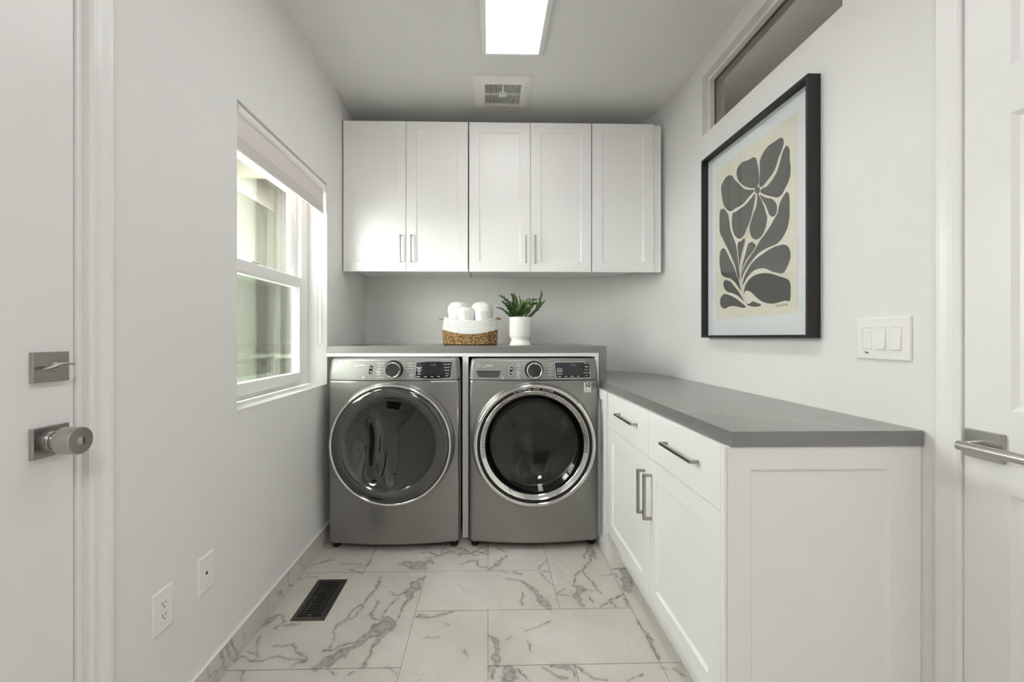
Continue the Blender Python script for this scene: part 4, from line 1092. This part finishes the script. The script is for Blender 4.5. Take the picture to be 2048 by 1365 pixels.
    if kind == 'dryer':
        obj('outer_ring', lathe(B(), [(R0 - .006, .06), (R0 - .001, .020), (R0, .010), (R0 - .003, .003), (R0 - .008, 0), (R0 - .013, .002), (R0 - .016, .008)], c, 'y', 128), M['satin'], door, smooth=True, ang=60, label='bright chrome rim')
        RI = R0 - .082
        prof = [(R0 - .016, .009), (R0 - .020, .004), (R0 - .030, -.001), (R0 - .045, -.004), (R0 - .060, -.003), (R0 - .072, .002), (RI, .010)]
        obj('door_shell', lathe(B(), prof, c, 'y', 160), M['smoke'], door, smooth=True, ang=80)
        bm2 = B()
        NR = 60
        prof = [(RI * (1 - k / NR), 0) for k in range(NR)] + [(0, 0)]
        lathe(bm2, prof, c, 'y', 180)
        for v in bm2.verts:
            dx, dz = v.co.x - c[0], v.co.z - c[2]
            rr_ = math.hypot(dx, dz) / RI
            y = .010 + .062 * (1 - rr_ ** 2.1) ** .9 if rr_ < 1 else .010
            # moulded grip pocket on the left and the ridge beside it
            y += .018 * math.exp(-((((dx + .142) / .040) ** 2 + ((dz - .005) / .100) ** 2) ** 1.5))
            xr = -.082 - .9 * (dz - .03) ** 2 + .20 * max(0, -dz - .05)
            y -= .030 * math.exp(-((dx - xr) / .026) ** 2) * math.exp(-((dz + .01) / .150) ** 4) * min(1, (1 - min(1, rr_)) * 6)
            v.co.y = c[1] + y
        obj('door_bowl', bm2, M['smokebowl'], door, smooth=True, ang=80)
    else:
        obj('outer_ring', lathe(B(), [(R0 - .006, .06), (R0 - .001, .020), (R0, .010), (R0 - .002, .003), (R0 - .007, 0), (R0 - .014, .0), (R0 - .0195, .004), (R0 - .020, .012)], c, 'y', 128), M['satin'], door, smooth=True, ang=60, label='bright chrome rim')
        blk = obj('black_ring', lathe(B(), [(R0 - .020, .012), (R0 - .021, .007), (R0 - .031, .008), (R0 - .032, .014)], c, 'y', 128), M['black'], door, smooth=True, ang=60)
        RB = R0 - .0262
        bm = B()
        s_ = 'ULTRAFRESH  VENT  SYSTEM'
        a = math.radians(90) + .0158 * len(s_)
        for ch in s_:
            if ch != ' ':
                aa = a
                ca, sa = math.cos(aa - PI / 2), math.sin(aa - PI / 2)
                bx0, bz0 = c[0] + RB * math.cos(aa), c[2] + RB * math.sin(aa)
                text_bm(bm, ch, .0115, lambda u, v: (bx0 + u * ca - v * sa, YD + .0070, bz0 + u * sa + v * ca), 'CENTER')
            a -= .0316 if ch != ' ' else .022
        obj('ring_print', bm, M['print_white'], blk)
        vr = obj('vent_ring', lathe(B(), [(R0 - .032, .013), (R0 - .033, .008), (R0 - .036, .006), (R0 - .058, .018), (R0 - .0605, .022), (R0 - .062, .030)], c, 'y', 128), M['satin'], door, smooth=True, ang=60, label='bright ring with vent slots')
        bm = B()
        for k in range(107):
            aa = math.radians(-8 + k * 1.90)
            ua, uz = math.cos(aa), math.sin(aa)
            ta, tz = -uz, ua
            r0, r1 = R0 - .0560, R0 - .0390
            y0_, y1_ = .0172 - .0008, .0076 - .0008
            w = .0017
            pts = [(r0, -w, y0_), (r1, -w, y1_), (r1, w, y1_), (r0, w, y0_)]
            loft(bm, [[(c[0] + ua * r + ta * q, YD + y, c[2] + uz * r + tz * q) for r, q, y in pts],
                      [(c[0] + ua * r + ta * q, YD + y + .002, c[2] + uz * r + tz * q) for r, q, y in pts]])
        o = obj('vent_slots', bm, M['slot'], vr)
        obj('window_seal', lathe(B(), [(R0 - .0615, .024), (R0 - .064, .020), (R0 - .067, .026), (R0 - .066, .034)], c, 'y', 128), M['black'], door, smooth=True)
        bm = lathe(B(), [(R0 - .066, .030), (R0 - .080, .050), (.215, .075), (.175, .094), (.12, .108), (.06, .114), (0, .116)], c, 'y', 128)
        obj('door_window', bm, M['doorglass'], door, smooth=True, ang=80)
    # feet
    for k, fx in enumerate((xa + .030, xb - .032)):
        for fy in (2.335, 2.98):
            bm = lathe(B(), [(0, 0), (.019, 0), (.021, .006), (.016, .011), (.007, .013), (.007, .034), (0, .034)], (fx, fy, .0002), 'z', 24)
            lathe(bm, [(.0145, .020), (.0145, .027)], (fx, fy, 0), 'z', 6, cap=True, mi=1)
            obj('foot', bm, [M['rubber'], M['nickel']], t, smooth=True)
            bm = bx(fx - .02, fx + .02, fy - .02, fy + .02, .032, .045)
    obj('base_pan', bx(xa + .015, xb - .015, 2.32, 3.04, .034, .052), M['black'], t)
    return t
M['dialcap'] = dial_mat()
M['graphshade'] = mat('recess_shade_graphite', (0.085, 0.082, 0.078), 0.35, metal=0.5)
machine('dryer', -.853, -.152, (-.5058, .5754, .3168), 1.0235, 'graphite front-loading dryer with round smoked door, left machine by the window')
machine('washer', -.100, .600, (.2450, .5710, .3205), 1.0190, 'graphite front-loading washer with slotted chrome door ring, right machine')

# ================================================================= FLOOR REGISTER
fr = thing('floor_register', 'dark bronze floor vent set into the marble near the left wall', 'floor vent', (-.7247, 1.8625, .0))
x0, x1, y0, y1 = -.7928, -.6566, 1.719, 2.006
bm = B()
def RG(k, z): return [(x0 + k, y0 + k, z), (x1 - k, y0 + k, z), (x1 - k, y1 - k, z), (x0 + k, y1 - k, z)]
loft(bm, [RG(0, .0004), RG(.001, .0035), RG(.010, .0055), RG(.019, .0055), RG(.020, .0008)], cap=False)
obj('frame', bm, M['register'], fr)
obj('duct_opening', bx(x0 + .018, x1 - .018, y0 + .018, y1 - .018, .0003, .0009), M['bronze_hole'], fr)
bm = B()
ix0, ix1, iy0, iy1 = x0 + .019, x1 - .019, y0 + .019, y1 - .019
n = 15
for k in range(n + 1):
    y = iy0 + .014 + (iy1 - iy0 - .016) * k / n
    box(bm, ix0, ix1, y - .0020, y + .0020, .0012, .0050)
for x in (ix0 + .0045, ix0 + .021, ix1 - .021, ix1 - .0045):
    box(bm, x - .0022, x + .0022, iy0 + .014, iy1, .0012, .0053)
obj('grille', bm, M['register'], fr)
obj('lever', bx(-.733, -.717, iy0 + .002, iy0 + .013, .001, .0075), M['register'], fr, bevel=.001)

# ================================================================= WALL PLATES
def plate_bm(bm, plane, X, u0, u1, v0, v1, th, sgn):
    def R(k, d): return [(X + sgn * d, u0 + k, v0 + k), (X + sgn * d, u1 - k, v0 + k), (X + sgn * d, u1 - k, v1 - k), (X + sgn * d, u0 + k, v1 - k)]
    loft(bm, [R(0, .0003), R(0, th * .5), R(.0012, th * .85), R(.004, th)], mi=0)
    return bm
# duplex outlet
ot = thing('power_outlet', 'white rectangular duplex outlet low on the left wall, nearer the door', 'outlet', (XL, 1.1935, .328))
obj('cover_plate', plate_bm(B(), 'x', XL, 1.157, 1.230, .3275, .4430, .006, 1), M['plate'], ot)
rc = obj('receptacle', bx(XL + .0055, XL + .0072, 1.1775, 1.2105, .3515, .4185), M['plate'], ot, bevel=.0008)
bm = B()
for zc in (.4015, .3685):
    box(bm, XL + .0068, XL + .0075, 1.1868, 1.1888, zc - .001, zc + .0075)
    box(bm, XL + .0068, XL + .0075, 1.1990, 1.2008, zc, zc + .0070)
    lathe(bm, [(.0022, 0), (.0022, .0007)], (XL + .0068, 1.1938, zc - .0070), 'x', 12, cap=True)
obj('slots', bm, M['slot'], rc)
# cable plate
cp = thing('cable_plate', 'small white single wall plate with one jack, low on the left wall', 'wall plate', (XL, 1.372, .33))
bm = plate_bm(B(), 'x', XL, 1.336, 1.409, .3310, .4455, .006, 1)
obj('cover_plate', bm, M['plate'], cp)
for z in (.346, .430):
    obj('screw', lathe(B(), [(.0016, 0), (.0016, .0004)], (XL + .006, 1.3725, z), 'x', 12, cap=True), M['print_grey'], cp)
obj('jack', bx(XL + .0055, XL + .0064, 1.3685, 1.3775, .3835, .3920), M['slot'], cp)
# triple rocker switch
sw = thing('light_switch', 'white three-gang rocker switch plate on the right wall above the counter', 'switch', (XR, 1.193, 1.07))
ya, yb_ = 1.1095, 1.2765
obj('cover_plate', plate_bm(B(), 'x', XR, ya, yb_, 1.0730, 1.1950, .0075, -1), M['plate'], sw)
yc = (ya + yb_) / 2
for k, dy in enumerate((.046, 0, -.046)):
    bm = B()
    y = yc + dy
    frame_box(bm, 'x', XR - .0085, .002, y - .0165, y + .0165, 1.1005, 1.1675, .0022)
    obj('rocker_frame', bm, M['plate'], sw)
    bm = B()
    a0, a1 = (0.0082, .0082) if k == 0 else (.0083, .0125)
    loft(bm, [[(XR - .006, y - .0138, 1.1032), (XR - .006, y + .0138, 1.1032), (XR - .006, y + .0138, 1.1648), (XR - .006, y - .0138, 1.1648)],
              [(XR - a1, y - .0138, 1.1032), (XR - a1, y + .0138, 1.1032), (XR - a0, y + .0138, 1.1648), (XR - a0, y - .0138, 1.1648)]])
    if k == 0:
        for q in range(4): box(bm, XR - .0088, XR - .0080, y - .010, y - .004 + q * 0, 1.145 + q * .004, 1.1465 + q * .004)
    obj('rocker', bm, M['plate'], sw, bevel=.0006)
    bm = B()
    frame_box(bm, 'x', XR - .0078, .0006, y - .0143, y + .0143, 1.1027, 1.1653, .0009)
    obj('gap', bm, M['print_grey'], sw)
bm = B()
text_bm(bm, 'Fan', .0095, lambda u, v: (XR - .0079, yc + .046 - u, 1.0925 + v), 'CENTER', bold=.0002)
obj('label_print', bm, M['black'], sw)

# ================================================================= FRAMED PRINT
pf = thing('framed_print', 'large black-framed print of a charcoal flower with leaves on the right wall', 'picture', (XR, 1.787, 1.13))
ya, yb_, za, zb = 1.4235, 2.1500, 1.1345, 2.0380
bm = B()
def FR(k, x): return [(x, ya + k, za + k), (x, yb_ - k, za + k), (x, yb_ - k, zb - k), (x, ya + k, zb - k)]
loft(bm, [FR(0, XR - .001), FR(0, 1.0905), FR(.0008, 1.0900), FR(.0105, 1.0900), FR(.0115, 1.0908), FR(.0115, 1.123)], cap=False)
bm.faces.new([bm.verts.new(p) for p in FR(0, XR - .001)])
obj('frame', bm, M['frameblack'], pf)
obj('mat_board', bx(1.1215, 1.1235, ya + .011, yb_ - .011, za + .011, zb - .011), M['matboard'], pf)
py0, py1, pz0, pz1 = 1.5135, 2.0660, 1.2245, 1.9560
bm = B()
def V2(y, z, x): return bm.verts.new((x, y, z))
bm.faces.new([V2(py0, pz0, 1.1206), V2(py1, pz0, 1.1206), V2(py1, pz1, 1.1206), V2(py0, pz1, 1.1206)])
box(bm, 1.1207, 1.1214, py0, py1, pz0, pz1)
for ring in ART:
    pts = catmull(ring, 5, True)
    f = bm.faces.new([V2(y, z, 1.1203) for y, z in pts]); f.material_index = 1
sp = catmull(STEM, 5, False)
for a, b_ in zip(sp, sp[1:]):
    d = Vector((b_[0] - a[0], b_[1] - a[1])).normalized() * .0011
    f = bm.faces.new([V2(a[0] + d.y, a[1] - d.x, 1.1201), V2(b_[0] + d.y, b_[1] - d.x, 1.1201), V2(b_[0] - d.y, b_[1] + d.x, 1.1201), V2(a[0] - d.y, a[1] + d.x, 1.1201)])
    f.material_index = 2
text_bm(bm, 'LAMASI MS:', .0135, lambda u, v: (1.1201, 1.632 - u * 1.05, 1.2585 + v), 'LEFT', mi=1)
obj('print', bm, [M['paper'], M['ink'], M['line']], pf)
obj('glass', bx(1.1165, 1.1180, ya + .0112, yb_ - .0112, za + .0112, zb - .0112), M['picglass'], pf)

# ================================================================= POTTED PLANT
px_, py_, pz_ = .196, 2.590, 1.0872
pp = thing('potted_plant', 'small leafy green plant in a white footed ceramic pot on the raised counter', 'potted plant', (px_, py_, pz_))
prof = [(0, 0), (.0640, 0), (.0655, .002), (.0655, .0055), (.0645, .0065), (.0535, .034), (.0535, .0350), (.0655, .0575), (.0660, .060), (.0660, .1695), (.0650, .1710), (.0628, .1705), (.0620, .166), (.0620, .150), (0, .150)]
obj('pot', lathe(B(), prof, (px_, py_, pz_), 'z', 72), M['ceramic'], pp, smooth=True, ang=30)
bm = lathe(B(), [(.0615, .1505), (.05, .156), (.025, .160), (0, .161)], (px_, py_, pz_), 'z', 32)
obj('soil', bm, M['soil'], pp, smooth=True)
def leaf(parent, base, ctrl, tip, wid, lobes, m, roll=0.0, stemfrac=.30):
    base, ctrl, tip = Vector(base), Vector(ctrl), Vector(tip)
    n = 70
    bm = B()
    view = Vector((0, -1, .25))
    L_, R_, C_ = [], [], []
    for i in range(n + 1):
        t = i / n
        p = base.lerp(ctrl, t).lerp(ctrl.lerp(tip, t), t)
        d = ((ctrl - base) * (1 - t) + (tip - ctrl) * t).normalized()
        s_ = d.cross(view).normalized()
        s_ = (Matrix.Rotation(roll * (0.4 + t), 3, d) @ s_)
        nn = s_.cross(d)
        if t < stemfrac: w = w2 = .0016
        else:
            q = (t - stemfrac) / (1 - stemfrac)
            env = math.sin(PI * min(1, q ** .75 * .96 + .02)) ** .8
            w = .0011 + wid * env * 1.15 * (.22 + .78 * ((lobes * q) % 1.0) ** 1.1)
            w2 = .0011 + wid * env * 1.15 * (.22 + .78 * ((lobes * q + .5) % 1.0) ** 1.1)
        L_.append(p - s_ * w + d * (w * .7) - nn * w * .25); R_.append(p + s_ * w2 + d * (w2 * .7) - nn * w2 * .25); C_.append(p)
    Lv = [bm.verts.new(q) for q in L_]; Rv = [bm.verts.new(q) for q in R_]; Cv = [bm.verts.new(q) for q in C_]
    for i in range(n):
        bm.faces.new((Lv[i], Cv[i], Cv[i + 1], Lv[i + 1])); bm.faces.new((Cv[i], Rv[i], Rv[i + 1], Cv[i + 1]))
    # thin but solid blade
    geo = bmesh.ops.solidify(bm, geom=bm.faces[:], thickness=.0006)
    return obj('leaf', bm, m, parent, smooth=True, ang=70)
def wpt(px, py, dy=0.0):
    return (.196 + (px - 1040.5) / 327, 2.59 + dy, 1.139 - (py - 674) / 327)
def q_(x, y): return (960 + x / 8.533, 540 + y / 8.533)
LV = [  # base, control, tip on the leaf fan, half width, lobes, light, depth of tip
    (600, (470, 450), (330, 440), .0100, 5, 0, .02), (620, (610, 420), (520, 425), .0110, 4, 0, -.02), (650, (720, 560), (682, 430), .0060, 2, 0, .06),
    (560, (430, 640), (275, 655), .0075, 4, 0, -.03), (590, (480, 590), (365, 550), .0105, 5, 0, -.05), (560, (500, 730), (425, 745), .0095, 3, 0, -.06),
    (600, (540, 540), (430, 495), .0105, 4, 0, .00), (640, (530, 540), (600, 390), .0120, 4, 0, .02), (650, (660, 560), (620, 425), .0095, 4, 0, .05),
    (700, (740, 500), (880, 475), .0115, 4, 0, .05), (720, (800, 480), (1000, 500), .0130, 5, 0, .03), (740, (900, 470), (1030, 590), .0140, 5, 0, .06),
    (780, (1050, 660), (1042, 355), .0140, 4, 0, -.02), (780, (960, 700), (1095, 535), .0095, 5, 0, -.05), (770, (880, 720), (1000, 688), .0080, 4, 0, -.03),
    (760, (820, 640), (930, 625), .0095, 3, 0, .04), (650, (690, 500), (890, 560), .0180, 4, 1, -.06), (700, (740, 560), (860, 650), .0150, 4, 1, -.08),
    (620, (640, 640), (745, 545), .0140, 3, 1, -.04), (660, (700, 680), (770, 600), .0120, 3, 0, -.07), (620, (540, 700), (490, 610), .0110, 4, 0, -.07),
    (640, (590, 680), (560, 540), .0120, 4, 0, -.05), (700, (690, 700), (800, 560), .0120, 3, 0, .02), (600, (520, 720), (450, 580), .0100, 4, 0, .04),
    (720, (830, 720), (860, 610), .0120, 3, 0, -.06), (680, (580, 620), (490, 515), .0110, 4, 0, .05), (690, (760, 640), (720, 520), .0120, 3, 0, -.02),
]
for k, (b0, c_, t_, w, lb, lt, dy) in enumerate(LV):
    base = (px_ + (b0 - 685) / 8.533 / 327, py_ + random.uniform(-.025, .025), pz_ + .153)
    leaf(pp, base, wpt(*q_(*c_), dy * .5), wpt(*q_(*t_), dy), w, lb, M['leaflight'] if lt else M['leaf'], roll=random.uniform(-.45, .45), stemfrac=.10)

# ================================================================= BASKET AND TOWELS
bxc, byc, bz = -.1125, 2.706, 1.0873
ba, bb = .1720, .136
bk = thing('storage_basket', 'oval woven basket, white rope above tan seagrass, holding rolled towels', 'basket', (bxc, byc, bz))
def bring(z, grow, sag, n=72, a=ba, b_=bb):
    out = []
    for i in range(n):
        th = 2 * PI * i / n
        cx, sy = math.cos(th), math.sin(th)
        ex = 2 / 2.6
        X = math.copysign(abs(cx) ** ex, cx); Y = math.copysign(abs(sy) ** ex, sy)
        out.append((bxc + (a + grow) * X, byc + (b_ + grow) * Y, z + sag * (X * X)))
    return out
def coils(z0, z1, s0, s1, nrow, g0, g1, bump):
    rings = []
    per = 6
    for k in range(nrow * per + 1):
        q = k / (nrow * per)
        h = bump * abs(math.sin(PI * (k % per) / per)) if k % per else 0
        g = g0 + (g1 - g0) * q
        rings.append(bring(z0 + (z1 - z0) * q, g + h, s0 + (s1 - s0) * q))
    return rings
bm = B()
rings = [bring(bz + .0005, -.020, 0), bring(bz + .0015, -.008, 0)] + coils(bz + .005, bz + .067, 0, .031, 6, -.003, .001, .0035)
rings += [bring(bz + .067, -.004, .031), bring(bz + .012, -.010, 0), bring(bz + .006, -.03, 0)]
loft(bm, rings)
obj('seagrass_base', bm, M['seagrass'], bk, smooth=True, ang=60)
bm = B()
rings = coils(bz + .0672, bz + .149, .031, .026, 9, .001, -.010, .0034)
rings += [bring(bz + .149, -.016, .026), bring(bz + .0672, -.006, .031), rings[0]]
loft(bm, rings, cap=False)
bmesh.ops.remove_doubles(bm, verts=bm.verts[:], dist=1e-6)
obj('rope_wall', bm, M['rope'], bk, smooth=True, ang=60)
for sx_ in (-1, 1):
    bm = B()
    xh = bxc + sx_ * (ba - .014)
    zt = bz + .149 + .018
    tube(bm, [(xh, byc - .035, zt), (xh + sx_ * .013, byc - .034, zt + .001), (xh + sx_ * .026, byc - .032, zt - .002), (xh + sx_ * .036, byc - .030, zt - .003)], [.0035, .0070, .0085, .0068], 14)
    obj('handle', bm, M['wood'], bk, smooth=True)
def towel(label, x, y, r, ztop, seed):
    random.seed(seed)
    z0 = bz + .016
    h = ztop - z0
    bm = B()
    prof = [(0, 0), (r * .9, 0), (r, .012)]
    for k in range(1, 9): prof.append((r * (1 + .01 * math.sin(k * 1.7 + seed) + (.03 if k > 6 else 0)), .012 + (h - r * .62 - .012) * k / 8))
    for k in range(1, 13):
        a = PI / 2 * k / 12
        prof.append((r * 1.03 * math.cos(a) ** .62 if k < 12 else 0, h - r * .62 + r * .62 * math.sin(a) ** 1.1))
    lathe(bm, prof, (x, y, z0), 'z', 44)
    ph = random.uniform(0, 6)
    for v in bm.verts:
        dx, dy = v.co.x - x, v.co.y - y
        a = math.atan2(dy, dx); rr_ = math.hypot(dx, dy)
        if rr_ > 1e-4:
            fold = -.006 * math.exp(-(((a - ph + PI) % (2 * PI) - PI) / .10) ** 2) + .0022 * math.sin(3 * a + ph) + .0012 * math.sin(7 * a + 31 * v.co.z)
            k = fold / r * (rr_ / r)
            v.co.x += dx / rr_ * k * r; v.co.y += dy / rr_ * k * r
        if v.co.z > z0 + h * .8:
            v.co.z += .0022 * math.sin(a * 2 + rr_ * 160 + ph)
    o = obj('rolled_towel', bm, M['towel'], None, smooth=True, ang=80)
    return tag(o, label, 'towel', 'white towels rolled up in the basket')
towel('white rolled towel at the back left of the basket', -.191, 2.7545, .0685, 1.3625, 1)
towel('white rolled towel at the back right of the basket', -.036, 2.7545, .0685, 1.3625, 2)
towel('slim white rolled towel at the front left of the basket', -.137, 2.634, .0480, 1.3215, 3)
towel('slim white rolled towel at the front right of the basket', -.034, 2.634, .0480, 1.3215, 4)
